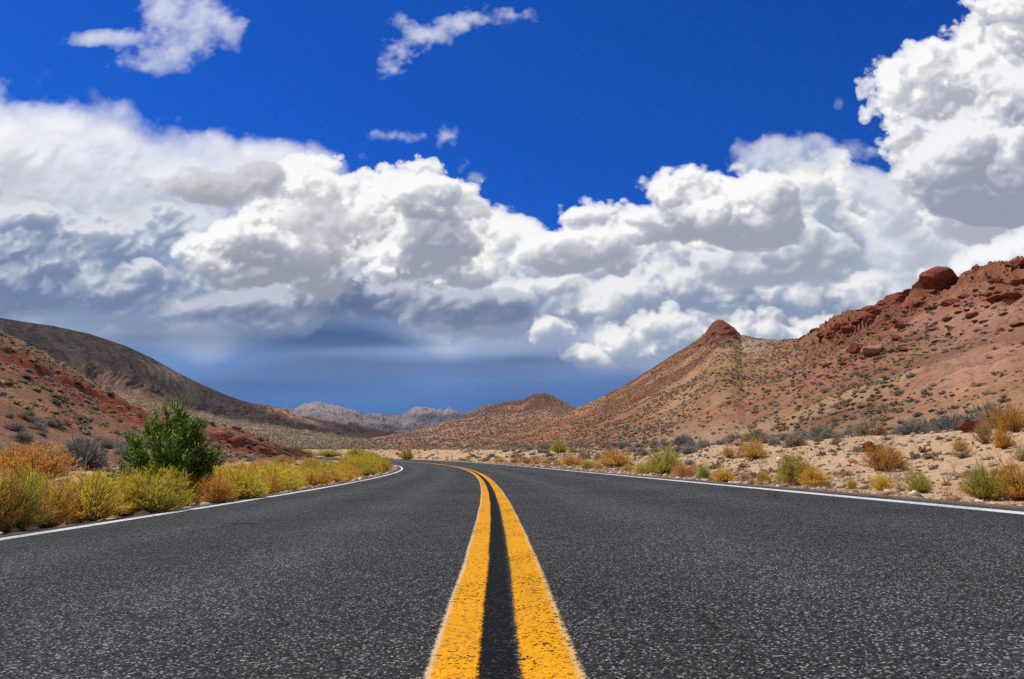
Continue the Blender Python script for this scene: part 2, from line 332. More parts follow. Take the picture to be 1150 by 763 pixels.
class NB:
    """small node builder"""
    def __init__(s,name):
        s.m=bpy.data.materials.new(name); s.m.use_nodes=True; s.t=s.m.node_tree; s.t.nodes.clear()
        s.o=s.t.nodes.new('ShaderNodeOutputMaterial'); s.b=s.t.nodes.new('ShaderNodeBsdfPrincipled'); s.t.links.new(s.b.outputs[0],s.o.inputs[0])
    def n(s,t,**k):
        q=s.t.nodes.new(t)
        for a,b in k.items(): setattr(q,a,b)
        return q
    def put(s,v,i):
        if isinstance(v,bpy.types.NodeSocket): s.t.links.new(v,i)
        elif hasattr(v,'__len__') and len(v)==3 and hasattr(i,'default_value') and len(i.default_value)==4: i.default_value=(*v,1)
        else: i.default_value=v
    def math(s,op,a,b=None,c=None):
        q=s.n('ShaderNodeMath',operation=op)
        for i,v in enumerate((a,b,c)):
            if v is not None: s.put(v,q.inputs[i])
        return q.outputs[0]
    def mix(s,f,a,b,mode='MIX'):
        q=s.n('ShaderNodeMix',data_type='RGBA',blend_type=mode); s.put(f,q.inputs['Factor']); s.put(a,q.inputs['A']); s.put(b,q.inputs['B']); return q.outputs['Result']
    def ramp(s,f,lo,hi,a=0.,b=1.):
        q=s.n('ShaderNodeMapRange',clamp=True); s.put(f,q.inputs[0])
        for k,v in enumerate((lo,hi,a,b)): q.inputs[k+1].default_value=v
        return q.outputs[0]
    def pos(s): return s.n('ShaderNodeNewGeometry').outputs['Position']
    def noise(s,vec,scale,detail=4,rough=.55,out='Fac'):
        q=s.n('ShaderNodeTexNoise'); s.put(vec,q.inputs['Vector']); q.inputs['Scale'].default_value=scale; q.inputs['Detail'].default_value=detail; q.inputs['Roughness'].default_value=rough; return q.outputs[out]
    def voro(s,vec,scale,out='Distance',feature='F1',rand=1.):
        q=s.n('ShaderNodeTexVoronoi',feature=feature); s.put(vec,q.inputs['Vector']); q.inputs['Scale'].default_value=scale; q.inputs['Randomness'].default_value=rand; return q.outputs[out]
    def attr(s,name): return s.n('ShaderNodeAttribute',attribute_name=name).outputs['Color']
    def bump(s,h,strength,dist,nrm=None):
        q=s.n('ShaderNodeBump'); q.inputs['Strength'].default_value=strength; q.inputs['Distance'].default_value=dist; s.put(h,q.inputs['Height'])
        if nrm is not None: s.put(nrm,q.inputs['Normal'])
        return q.outputs[0]
    def scale(s,vec,x,y,z):
        q=s.n('ShaderNodeVectorMath',operation='MULTIPLY'); s.put(vec,q.inputs[0]); q.inputs[1].default_value=(x,y,z); return q.outputs[0]
    def sep(s,v): q=s.n('ShaderNodeSeparateXYZ'); s.put(v,q.inputs[0]); return q.outputs
    def done(s,color=None,rough=.9,spec=.2,normal=None):
        if color is not None: s.put(color,s.b.inputs['Base Color'])
        s.put(rough,s.b.inputs['Roughness']); s.b.inputs['Specular IOR Level'].default_value=spec
        if normal is not None: s.put(normal,s.b.inputs['Normal'])
        return s.m

# ------------------------------------------------------------------ road path
HALF=4.11; OUT_R=4.62; OUT_L=4.42; BANK=.0287
_s=np.arange(-40,320,.25)
_k=np.where(_s<0,.2539,.2539-.22909*np.clip(_s,0,110)/50+.2859*(np.clip(_s,0,110)/50)**2)/100
_k=_k*(1-np.clip((_s-105)/35,0,1))
_i0=int(np.argmin(np.abs(_s)))
_th=np.cumsum(_k)*.25; _th=.01277+_th-_th[_i0]
_cx=-np.cumsum(np.sin(_th))*.25; _cy=np.cumsum(np.cos(_th))*.25
_cx=_cx-_cx[_i0]-.012; _cy=_cy-_cy[_i0]
_sc=np.clip(_s,-40,100); _z=-.00932*_sc+.00019*_sc*_sc/2+np.maximum(_s-100,0)*.0097
def road_pt(s,off):
    s=np.asarray(s,float); x=np.interp(s,_s,_cx); y=np.interp(s,_s,_cy); t=np.interp(s,_s,_th); z=np.interp(s,_s,_z)
    return x+np.cos(t)*off, y+np.sin(t)*off, z+BANK*np.clip(off,-OUT_L,OUT_R)
def road_coord(x,y):
    """nearest road station and signed offset (right positive)"""
    x=np.asarray(x,float).ravel(); y=np.asarray(y,float).ravel(); S=np.empty_like(x); O=np.empty_like(x)
    c=_cx[::4];d=_cy[::4];ss=_s[::4];tt=_th[::4]
    for a in range(0,len(x),20000):
        xs=x[a:a+20000,None];ysl=y[a:a+20000,None]
        i=np.argmin((xs-c)**2+(ysl-d)**2,axis=1)
        t=tt[i]; dx=x[a:a+20000]-c[i]; dy=y[a:a+20000]-d[i]
        along=-np.sin(t)*dx+np.cos(t)*dy
        S[a:a+20000]=ss[i]+along; o=np.cos(t)*dx+np.sin(t)*dy
        far=np.hypot(dx,dy); O[a:a+20000]=np.where(far>40,np.sign(o)*far,o)
    return S,O
def ground_z(x,y):
    shp=np.shape(x); x=np.asarray(x,float).ravel(); y=np.asarray(y,float).ravel()
    S,O=road_coord(x,y); zr=np.interp(S,_s,_z); a=np.abs(O)
    zed=zr+BANK*np.clip(O,-OUT_L,OUT_R)
    right=1.45*sstep((O-4.9)/12.5)**.9+.012*np.clip(O-17,0,90)
    left=-.05*sstep((a-4.4)/1.2)+.62*sstep((a-5.2)/11)+.008*np.clip(a-15,0,120)
    outside=np.where(O>0,right,left)
    und=(fbm(x*.22,y*.22,3,4)*.16+fbm(x*1.3,y*1.3,9,3)*.05)*sstep((a-4.7)/4)
    edge=np.where(O>0,OUT_R,OUT_L)
    z=zed-.035-.09*(1-sstep((a-edge+.7)/.7))+outside+und*np.where(a>edge,1,0)
    return z.reshape(shp)

# ------------------------------------------------------------------ materials of the setting
def mat_ground():
    b=NB('desert_soil'); p=b.pos()
    n1=b.noise(p,.35,5); n2=b.noise(p,2.2,6,.6); n3=b.noise(p,14,4,.65)
    c=b.mix(b.ramp(n1,.35,.68),(.47,.30,.16),(.55,.38,.23)); c=b.mix(b.ramp(n2,.45,.7),c,(.40,.235,.13))
    c=b.mix(b.math('MULTIPLY',b.ramp(n3,.5,.72),.5),c,(.30,.19,.12))
    v=b.voro(p,9.,'Color'); vd=b.voro(p,9.)
    r=b.sep(v)[0]
    peb=b.math('MULTIPLY',b.ramp(vd,.30,.20),b.ramp(r,.72,.78))
    c=b.mix(peb,c,b.mix(b.sep(v)[1],(.68,.56,.47),(.55,.30,.22)))
    v2=b.voro(p,28.,'Color'); vd2=b.voro(p,28.)
    peb2=b.math('MULTIPLY',b.ramp(vd2,.32,.2),b.ramp(b.sep(v2)[0],.6,.65))
    c=b.mix(peb2,c,b.mix(b.sep(v2)[1],(.66,.55,.46),(.28,.18,.13)))
    h=b.math('ADD',b.math('MULTIPLY',n3,.5),b.math('ADD',b.math('MULTIPLY',peb,.6),b.math('MULTIPLY',peb2,.3)))
    return b.done(c,.95,.1,b.bump(h,.9,.04))
def mat_hill(name,speck=(.16,.14,.10),sc=1.,amt=.5,rough_bump=.6,dark=(.12,.05,.035),strat=0.):
    b=NB(name); p=b.pos(); col=b.attr('Col')
    n1=b.noise(p,.05*sc,6,.6); n2=b.noise(p,.35*sc,6,.65); n3=b.noise(p,1.6*sc,5,.7)
    c=b.mix(b.ramp(n1,.35,.65,0,.35),col,b.mix(1.,col,(.78,.72,.70),'MULTIPLY'))
    c=b.mix(b.ramp(n2,.5,.72,0,.5),c,b.mix(1.,c,(.55,.48,.46),'MULTIPLY'))
    c=b.mix(b.ramp(n2,.46,.28,0,.45),c,b.mix(.45,c,(.62,.44,.32)))
    vd=b.voro(p,.55*sc); vc=b.voro(p,.55*sc,'Color')
    f=b.math('MULTIPLY',b.ramp(vd,.42,.26),b.ramp(b.sep(vc)[0],.45,.5))
    c=b.mix(b.math('MULTIPLY',f,amt),c,speck)
    c=b.mix(b.ramp(n3,.56,.74,0,.6),c,dark)
    n4=b.noise(p,4.5*sc,4,.7); c=b.mix(b.ramp(n4,.55,.72,0,.5),c,b.mix(1.,c,(.42,.38,.36),'MULTIPLY'))
    v4=b.voro(p,1.5*sc); k4=b.voro(p,1.5*sc,'Color'); c=b.mix(b.math('MULTIPLY',b.ramp(v4,.34,.2),b.ramp(b.sep(k4)[0],.62,.7,0,.6)),c,b.mix(.5,b.mix(1.,c,(1.5,1.45,1.4),'MULTIPLY'),(.52,.38,.28)))
    h=b.math('ADD',b.math('ADD',b.math('MULTIPLY',n2,1.2),b.math('MULTIPLY',n3,.7)),b.math('MULTIPLY',n4,.3))
    return b.done(c,.95,.05,b.bump(h,rough_bump+.25,1.3/sc))
def mat_asphalt():
    b=NB('asphalt'); p=b.pos()
    uvn=b.n('ShaderNodeUVMap'); uvn.uv_map='UVMap'; off,st,_=b.sep(uvn.outputs[0])
    v=b.voro(p,128.,'Color'); vd=b.voro(p,128.); r,g,bl=b.sep(v)
    v2=b.voro(p,260.,'Color'); r2=b.sep(v2)[0]
    c=b.mix(b.ramp(r,.0,1.),(.0105,.0102,.0100),(.054,.053,.0515))
    c=b.mix(b.math('MULTIPLY',b.ramp(r,.78,.84),b.ramp(vd,.6,.38)),c,b.mix(g,(.10,.098,.094),(.50,.48,.45)))
    c=b.mix(b.ramp(r2,.90,.93,0,.7),c,(.17,.165,.155))
    n=b.noise(p,.5,5,.6); n2=b.noise(p,5.,4,.6)
    c=b.mix(b.ramp(n,.35,.65,0,.6),c,b.mix(1.,c,(.6,.6,.62),'MULTIPLY'))
    c=b.mix(b.ramp(n2,.4,.7,0,.3),c,b.mix(1.,c,(1.5,1.5,1.5),'MULTIPLY'))
    # tyre-polished tracks, a little paler
    ao=b.math('ABSOLUTE',b.math('SUBTRACT',b.math('ABSOLUTE',off),2.05)); tr=b.ramp(b.math('ABSOLUTE',b.math('SUBTRACT',ao,.8)),.6,.05,0,.6)
    c=b.mix(tr,c,b.mix(1.,c,(1.45,1.45,1.48),'MULTIPLY'))
    # hairline cracks and old drips
    wv=b.n('ShaderNodeVectorMath',operation='ADD'); b.put(p,wv.inputs[0]); b.put(b.scale(b.noise(p,.9,4,.6,'Color'),.9,.9,0),wv.inputs[1])
    ck=b.n('ShaderNodeTexVoronoi',feature='DISTANCE_TO_EDGE'); b.put(wv.outputs[0],ck.inputs['Vector']); ck.inputs['Scale'].default_value=.23
    cr=b.math('MULTIPLY',b.ramp(ck.outputs['Distance'],.0035,.0012),b.ramp(b.noise(p,.35,2),.50,.56)); c=b.mix(b.math('MULTIPLY',cr,.85),c,(.006,.006,.006))
    dr=b.ramp(b.noise(b.scale(p,1,.35,1),1.1,5,.6),.66,.74,0,.45); c=b.mix(dr,c,b.mix(1.,c,(.45,.45,.45),'MULTIPLY'))
    # dust and grit along the outer edges
    dn=b.noise(p,2.,5,.7); ed=b.math('MULTIPLY',b.ramp(b.math('ADD',b.math('ABSOLUTE',off),b.math('MULTIPLY',dn,.25)),4.42,4.75),.7)
    c=b.mix(ed,c,(.34,.24,.16))
    # sealed smooth joint between the two centre lines
    jn=b.noise(p,45.,3,.6); jm=b.ramp(b.math('ADD',b.math('ABSOLUTE',off),b.math('MULTIPLY',jn,.035)),.085,.06)
    c=b.mix(b.math('MULTIPLY',jm,.9),c,b.mix(b.ramp(r,.9,.95),(.006,.006,.006),(.03,.03,.03)))
    h=b.math('ADD',b.math('MULTIPLY',b.ramp(vd,.0,.6,1,0),b.math('ADD',.4,b.math('MULTIPLY',r,.6))),b.math('MULTIPLY',r2,.35))
    return b.done(c,.85,.06,b.bump(h,.8,.004))
def mat_paint(name,colr,edge_u,worn=.5,pale=None):
    b=NB(name); p=b.pos(); uvn=b.n('ShaderNodeUVMap'); uvn.uv_map='UVMap'; q,st,_=b.sep(uvn.outputs[0])   # q runs -1..1 across the stripe
    v=b.voro(p,120.,'Color'); vd=b.voro(p,120.); r,g,_b=b.sep(v)
    c=b.mix(g,colr,tuple(x*.72 for x in colr))
    n=b.noise(p,3.,5,.6); c=b.mix(b.ramp(n,.4,.7,0,.5),c,tuple(x*.72 for x in colr))
    sm=b.noise(b.scale(p,1.,.22,1.),2.2,4,.6); c=b.mix(b.ramp(sm,.54,.72,0,.5),c,tuple(x*.35+.02 for x in colr))
    n9=b.noise(p,170.,2,.5)
    c=b.mix(b.ramp(b.math('ADD',r,b.math('MULTIPLY',n9,.5)),1.05,1.2,0,.8),c,(.05,.04,.03))
    if pale: 
        c=b.mix(b.ramp(b.math('ADD',b.math('MULTIPLY',q,edge_u),b.math('MULTIPLY',n9,.12)),.66,.90),c,pale)
    e=b.noise(p,60.,4,.7); al=b.ramp(b.math('ADD',b.math('ABSOLUTE',q),b.math('MULTIPLY',b.math('ADD',e,b.math('MULTIPLY',r,.4)),.30)),1.14,1.02)
    hole=b.ramp(b.math('ADD',b.math('MULTIPLY',r,worn),b.noise(p,1.2,5,.65)),1.06,1.0)
    al=b.math('MULTIPLY',al,hole)
    b.put(al,b.b.inputs['Alpha'])
    return b.done(c,.8,.08,b.bump(b.ramp(vd,0,.6,1,0),.6,.003))
def mat_leafy(name,rough=.75,trans=.48,var=.25):
    b=NB(name); col=b.attr('Col'); oi=b.n('ShaderNodeObjectInfo'); rnd=oi.outputs['Random']
    h=b.n('ShaderNodeHueSaturation'); b.put(b.math('ADD',.5,b.math('MULTIPLY',b.math('SUBTRACT',rnd,.5),.026)),h.inputs['Hue'])
    b.put(b.math('ADD',1-var*.5,b.math('MULTIPLY',b.math('FRACT',b.math('MULTIPLY',rnd,7.31)),var)),h.inputs['Value']); b.put(col,h.inputs['Color'])
    tr=b.n('ShaderNodeBsdfTranslucent'); b.put(h.outputs[0],tr.inputs[0]); ms=b.n('ShaderNodeMixShader'); ms.inputs[0].default_value=trans
    m=b.done(h.outputs[0],rough,.15)
    b.t.links.new(b.b.outputs[0],ms.inputs[1]); b.t.links.new(tr.outputs[0],ms.inputs[2]); b.t.links.new(ms.outputs[0],b.o.inputs[0])
    return m
def mat_rock(name,c1,c2,dark,sc=1.):
    b=NB(name); tcn=b.n('ShaderNodeTexCoord').outputs['Object']; oi=b.n('ShaderNodeObjectInfo').outputs['Random']
    n=b.noise(tcn,2.2*sc,6,.65); n2=b.noise(tcn,9.*sc,5,.7)
    c=b.mix(b.ramp(n,.35,.65),c1,c2); c=b.mix(b.ramp(n2,.55,.75,0,.7),c,dark)
    c=b.mix(b.math('MULTIPLY',oi,.35),c,b.mix(1.,c,(.6,.55,.55),'MULTIPLY'))
    ck=b.n('ShaderNodeTexVoronoi',feature='DISTANCE_TO_EDGE'); b.put(b.scale(tcn,1,1,2.2),ck.inputs['Vector']); ck.inputs['Scale'].default_value=3.0*sc
    cr=b.ramp(b.math('ADD',ck.outputs['Distance'],b.math('MULTIPLY',n2,.05)),.02,.06)
    c=b.mix(cr,dark,c)
    return b.done(c,.9,.1,b.bump(b.math('ADD',b.math('MULTIPLY',cr,.5),b.math('ADD',n,b.math('MULTIPLY',n2,.5))),.8,.15/sc))
M_GROUND=mat_ground(); M_ASPHALT=mat_asphalt()
M_LEAF=mat_leafy('leaf_and_twig'); M_SCRUB=mat_leafy('scrub_twigs',.9,.3,.3); M_WOOD=mat_leafy('woody_stem',.85,0.,.2)

# ------------------------------------------------------------------ ground sheet (polar, fine near the camera)
def build_ground():
    az=np.concatenate([np.linspace(-180,-62,60)[:-1],np.linspace(-62,62,620),np.linspace(62,180,60)[1:]])
    rr=np.concatenate([[0.3],np.geomspace(.9,60,250)[0:],np.geomspace(60.5,7000,200)])
    A,Rr=np.meshgrid(R(1)*az,rr); x=np.sin(A)*Rr; y=np.cos(A)*Rr
    z=np.zeros_like(x); near=Rr<400; z[near]=ground_z(x[near],y[near])
    lim=z[rr<400][-1]; f=sstep((Rr-150)/250)
    zfar=1.6-0*Rr
    z=np.where(near,z*(1-f)+zfar*f,zfar)
    me=mesh_arrays('ground',np.stack([x,y,z],-1).reshape(-1,3),grid_faces(*x.shape),M_GROUND,smooth=True)
    tag(link('ground',me),kind='structure')
build_ground()

# ------------------------------------------------------------------ road slab and painted lines
def build_road():
    s=np.concatenate([np.arange(-6,12,.12),np.arange(12,60,.3),np.arange(60,260,.8)])
    offs=np.array([-OUT_L-.10,-OUT_L,-4.2,-3,-2,-1,-.4,0,.4,1,2,3,4.2,OUT_R,OUT_R+.10])
    S,O=np.meshgrid(s,offs,indexing='ij')
    jag=fbm(S*1.9,np.sign(O)*5+0*S,21,6,.65)*.15
    O2=np.where(np.abs(O)>4.3,O+np.sign(O)*jag,O)
    x,y,z=road_pt(S,O2); z=z.copy(); z[:,0]-=.12; z[:,-1]-=.12
    me=mesh_arrays('road',np.stack([x,y,z],-1).reshape(-1,3),grid_faces(*x.shape),M_ASPHALT,uv=np.stack([O2,S],-1).reshape(-1,2),smooth=True)
    tag(link('road',me),kind='structure')
    def line(name,c,w,mat,lift=.003):
        o=np.linspace(-1,1,5)
        S,Q=np.meshgrid(s,o,indexing='ij'); wob=fbm(S*.6,Q*0+c,5,3)*.008
        x,y,z=road_pt(S,c+Q*w*.5+wob)
        me=mesh_arrays(name,np.stack([x,y,z+lift],-1).reshape(-1,3),grid_faces(*x.shape),mat,uv=np.stack([Q,S],-1).reshape(-1,2),smooth=True)
        return link(name,me)
    YL=(.86,.37,.006)
    tag(line('yellow_center_line',-.108,.146,mat_paint('yellow_paint',YL,-1.,.55,(.62,.47,.30))),kind='structure')
    tag(line('yellow_center_line',.139,.166,mat_paint('yellow_paint_worn',YL,1.,.6,(.60,.40,.18))),kind='structure')
    wm=mat_paint('white_paint',(.84,.84,.82),1.,.58)
    tag(line('white_edge_line',-HALF,.18,wm),kind='structure')
    tag(line('white_edge_line',HALF,.19,wm),kind='structure')
build_road()
# ------------------------------------------------------------------ hills
HILLS={}
def hill(key,name,ctrl,naz,nrow,mat,prof,relief,paint,az_pad=None,crag=None,lum=1.28,back=.8):
    """ctrl rows: photo column, ridge row, ridge distance, foot distance, foot height"""
    c=np.array(ctrl,float); az_c,te_c=px_ray(c[:,0],c[:,1])
    o=np.argsort(az_c); az_c,te_c,c=az_c[o],te_c[o],c[o]
    az=np.linspace(az_c[0],az_c[-1],naz)
    te=np.interp(az,az_c,te_c); dr=np.interp(az,az_c,c[:,2]); df=np.interp(az,az_c,c[:,3]); zf=np.interp(az,az_c,c[:,4])
    for arr in (dr,df,zf): arr[:]=np.convolve(np.pad(arr,12,'edge'),np.ones(25)/25,'valid')
    if df.min()<300: zf=ground_z(np.sin(az)*df,np.cos(az)*df)-.12
    t=np.concatenate([np.linspace(-.06,1,nrow),1+np.linspace(0,back,nrow//5)[1:]])
    T,AZ=np.meshgrid(t,az,indexing='ij')
    r=df+(dr-df)*T; zr=CAM_H+te*dr
    tt=np.clip(T,0,1); z=zf+(zr-zf)*prof(tt,AZ)
    z=np.where(T<0,zf+T*(60 if df.min()<300 else 2000),z)
    z=np.where(T>1,zr-(zr-zf)*np.clip((T-1)/back,0,1)**1.3*.9,z)
    x=np.sin(AZ)*r; y=np.cos(AZ)*r
    env=np.clip(T*5,0,1)*np.clip((1.0-T)*6+.10,.10,1)
    z=z+relief(x,y,T,AZ,zr-zf)*env
    if crag is not None: z=z+crag(x,y,T,AZ)
    px,py=to_px(x,y,z)
    col=np.clip(paint(x,y,z,px,py,T)*lum,.02,.85)
    me=mesh_arrays(name,np.stack([x,y,z],-1).reshape(-1,3),grid_faces(*x.shape),mat,colors=col.reshape(-1,3),smooth=True)
    tag(link(name,me),kind='structure')
    HILLS[key]=dict(x=x,y=y,z=z,T=T,px=px,py=py,col=col)
def blob(px,py,cx,cy,rx,ry,ang=0.):
    a=R(ang); dx=px-cx; dy=py-cy; u=(dx*math.cos(a)+dy*math.sin(a))/rx; v=(-dx*math.sin(a)+dy*math.cos(a))/ry
    return np.exp(-(u*u+v*v))
def lerp(c,f,k): return c*(1-f[...,None])+np.array(k)*f[...,None]
RED=(.30,.085,.048); BROWN=(.22,.10,.065); TAN=(.44,.26,.125); PINK=(.58,.31,.195); DKRED=(.20,.055,.035); GREYB=(.068,.049,.042); OLIVE=(.31,.23,.12)

# --- right hill
def paint_right(x,y,z,px,py,T):
    n=fbm(x*.02,y*.02,31,5); n2=fbm(x*.09,y*.09,37,4); w=n*40; c=np.zeros(px.shape+(3,))+np.array((.38,.195,.105))
    q=px+w*1.2; p=py+w*.6
    c=lerp(c,np.clip(1.2*blob(q,p,820,428,150,44,-14),0,1),TAN)
    c=lerp(c,np.clip(1.1*blob(q,p,800,470,220,22,-5),0,1)*.5,(.40,.22,.12))
    c=lerp(c,np.clip(1.3*blob(q,p,735,425,110,16,-38),0,1),(.275,.11,.062))
    c=lerp(c,np.clip(1.1*blob(q,p,610,488,80,9,-16),0,1)*.8,(.37,.15,.09))
    c=lerp(c,np.clip(1.3*blob(q,p,900,430,180,15,-22)+.9*blob(q,p,760,478,90,10,-10),0,1)*.75,(.37,.155,.09))
    c=lerp(c,np.clip(1.4*blob(q,p,1010,345,130,36,-24),0,1),(.29,.095,.055))
    c=lerp(c,np.clip(1.3*blob(q,p,1140,330,60,40,-20),0,1)*.8,(.34,.12,.07))
    c=lerp(c,np.clip(1.4*blob(q,p,1100,360,60,16,-12),0,1),(.47,.25,.165))
    c=lerp(c,np.clip(1.5*blob(q,p,1060,418,80,24,-12),0,1),PINK)
    c=lerp(c,np.clip(1.2*blob(q,p,960,440,60,12,-22),0,1),(.52,.33,.17))
    c=lerp(c,np.clip(1.6*blob(px,py,808,374,17,13),0,1),(.21,.065,.042))
    c=lerp(c,np.clip(1.4*blob(px,py,845,388,26,8,-10),0,1)*.8,(.45,.33,.24))
    c=lerp(c,sstep((.12-T+n*.06)/.12)*.75,(.46,.31,.18))
    n5=fbm(x*.035+3,y*.035,39,5); c=lerp(c,sstep((n5-.12)/.18)*.38,(.44,.26,.125)); c=lerp(c,sstep((-.10-n5)/.18)*.5,(.235,.105,.062))
    c=c*(1+.4*n2[...,None])
    return np.clip(c,.02,.8)
def relief_right(x,y,T,AZ,h):
    g=fbm(AZ*14+T*1.5,T*2.4,41,4)*.022*h + (fbm(x*.03,y*.03,43,5))*2.6
    up=sstep((T-.45)/.3)
    led=fbm(x*.055+y*.02,y*.05,47,4,ridge=True)*2.0*up
    return g+led+fbm(x*.18,y*.18,51,4)*.7
def crag_right(x,y,T,AZ):
    px=575+F_PX*np.tan(AZ)*1.0
    up=sstep((T-.50)/.25)*np.clip((1.35-T)*4,0,1)*sstep((px-880)/60)
    st=fbm(x*.06,y*.06,61,3)*5+T*26+AZ*10
    ter=(st-np.floor(st)); ter=sstep(ter/.75)-ter          # strata steps
    jag=fbm(x*.16,y*.16,63,4,ridge=True)
    pat=sstep((fbm(x*.035,y*.035,67,4)+.12)/.22); rf=1-.8*sstep((T-.82)/.12); e=up*(ter*(2.5+5.0*pat)*rf+jag*(.9+.9*pat)*(.30+.70*rf)*sstep((T-.6)/.25))
    pk=np.exp(-((px-810)/17)**2)*sstep((T-.86)/.1)*np.clip((1.3-T)*4,0,1)
    return e+pk*(fbm(x*.10,y*.10,65,4,ridge=True)-.3)*5.0
M_HR=mat_hill('red_hill_rock',amt=.35)
hill('right','hill',[(450,510,300,240,1.5),(500,503,350,225,1.8),(560,490,400,195,1.9),(600,478,440,165,2.0),(640,462,470,140,2.0),(665,452,480,125,2.0),(700,434,460,108,2.1),(740,409,440,95,2.1),(770,391,425,88,2.2),
  (792,376,408,82,2.2),(800,367,402,80,2.2),(806,364,400,79,2.2),(818,364,396,77,2.2),(824,368,392,76,2.2),(832,377,385,74,2.2),(848,380,345,71,2.2),(866,382,315,67,2.2),(900,381,262,60,2.2),(930,372,235,56,2.2),(960,357,218,53,2.3),(1000,344,205,50,2.3),(1030,334,196,47,2.3),(1050,328,190,46,2.3),(1085,315,183,43,2.3),
  (1120,307,178,41,2.3),(1150,302,174,39,2.3),(1200,298,165,37,2.2),(1300,294,155,33,2.1),(1450,302,145,29,2.0),(1700,310,130,27,1.9),(2200,330,120,26,1.9)],
  1500,300,M_HR,lambda t,a: .82*t+.18*t*t,relief_right,paint_right,crag=crag_right,lum=1.17)

# --- middle hill beyond the bend
def paint_mid(x,y,z,px,py,T):
    n=fbm(x*.012,y*.012,71,5); c=np.zeros(px.shape+(3,))+np.array((.36,.20,.125))
    q=px+n*25;p=py+n*12
    c=lerp(c,np.clip(1.3*blob(q,p,600,450,34,8,-8)+blob(q,p,560,460,30,5,-22),0,1),(.17,.07,.055))
    c=lerp(c,np.clip(1.2*blob(q,p,600,483,50,6,-12),0,1),(.40,.13,.08))
    c=lerp(c,np.clip(1.2*blob(q,p,480,497,70,10,0),0,1)*.7,(.40,.22,.15))
    c=lerp(c,sstep((.16-T+n*.08)/.16)*.8,(.42,.28,.165))
    return np.clip(c*(1+.3*fbm(x*.05,y*.05,73,4)[...,None]),.02,.8)
hill('middle','hill',[(330,512,560,240,1.2),(380,500,600,240,1.5),(440,490,620,240,1.5),(480,482,640,240,1.5),(520,470,660,240,1.6),(540,462,680,250,1.6),(556,455,690,250,1.6),(570,453,690,250,1.6),(590,449,700,250,1.6),(600,444,700,250,1.6),(612,443,700,250,1.6),(620,446,700,250,1.6),(630,451,700,250,1.6),(645,459,700,250,1.6),(680,472,720,260,1.6),(740,484,740,270,1.6)],
  620,160,mat_hill('mid_hill_rock',sc=.5,amt=.4),lambda t,a: .55*t+.45*t**1.7,lambda x,y,T,AZ,h: fbm(AZ*30,T*1.5,81,5)*.07*h+fbm(x*.015,y*.015,83,5)*4,paint_mid,
  crag=lambda x,y,T,AZ: sstep((T-.82)/.14)*np.clip((1.4-T)*3,0,1)*fbm(x*.05,y*.05,85,4,ridge=True)*2.2)

# --- near red slope on the left
def paint_left(x,y,z,px,py,T):
    n=fbm(x*.03,y*.03,91,5); c=np.zeros(px.shape+(3,))+np.array((.34,.185,.105))
    q=px+n*26;p=py+n*16
    c=lerp(c,np.clip(1.2*blob(q,p,40,412,70,14,24)+blob(q,p,150,462,22,10,20)+1.2*blob(q,p,110,452,60,8,24),0,1),(.30,.065,.04))
    c=lerp(c,np.clip(1.2*blob(q,p,30,470,90,24,8),0,1)*.6,(.40,.16,.085))
    c=lerp(c,np.clip(1.5*blob(q,p,262,497,34,9,12),0,1),(.36,.09,.06))
    c=lerp(c,np.clip(1.1*blob(q,p,60,395,60,8,26),0,1)*.7,(.40,.28,.17))
    c=lerp(c,np.clip(1.1*blob(q,p,40,505,120,10,0),0,1)*.7,(.40,.25,.15))
    return np.clip(c*(1+.35*fbm(x*.12,y*.12,93,4)[...,None]),.02,.8)
def crag_left(x,y,T,AZ):
    st=fbm(x*.05,y*.05,95,3)*4+T*16; ter=st-np.floor(st); ter=sstep(ter/.7)-ter
    return sstep((T-.35)/.2)*np.clip((1.4-T)*3,0,1)*(ter*(.9+2.4*sstep((fbm(x*.05,y*.05,99,4)+.1)/.2))*(1-.7*sstep((T-.8)/.15))+fbm(x*.14,y*.14,97,4,ridge=True)*.6*sstep((T-.6)/.3))
hill('left','hill',[(-900,250,120,16,.3),(-500,285,125,18,.3),(-200,326,135,20,.4),(-60,358,140,21,.5),(0,375,140,22,.6),(30,389,138,23,.6),(70,411,134,24,.6),(100,430,130,26,.6),(130,449,126,28,.7),(150,462,122,30,.7),(165,472,116,32,.7),(190,479,110,35,.7),(220,484,105,40,.8),(250,488,100,46,.9),(275,492,97,52,.9),(300,501,94,58,.9),(325,509,92,66,.9),(350,516,90,74,.6)],
  900,220,mat_hill('left_red_slope',amt=.35,sc=1.2),lambda t,a: .75*t+.25*t*t,lambda x,y,T,AZ,h: fbm(AZ*12+T,T*2,101,5)*.03*h+fbm(x*.06,y*.06,103,5)*1.3+fbm(x*.35,y*.35,104,3)*.2,paint_left,crag=crag_left,lum=1.08)

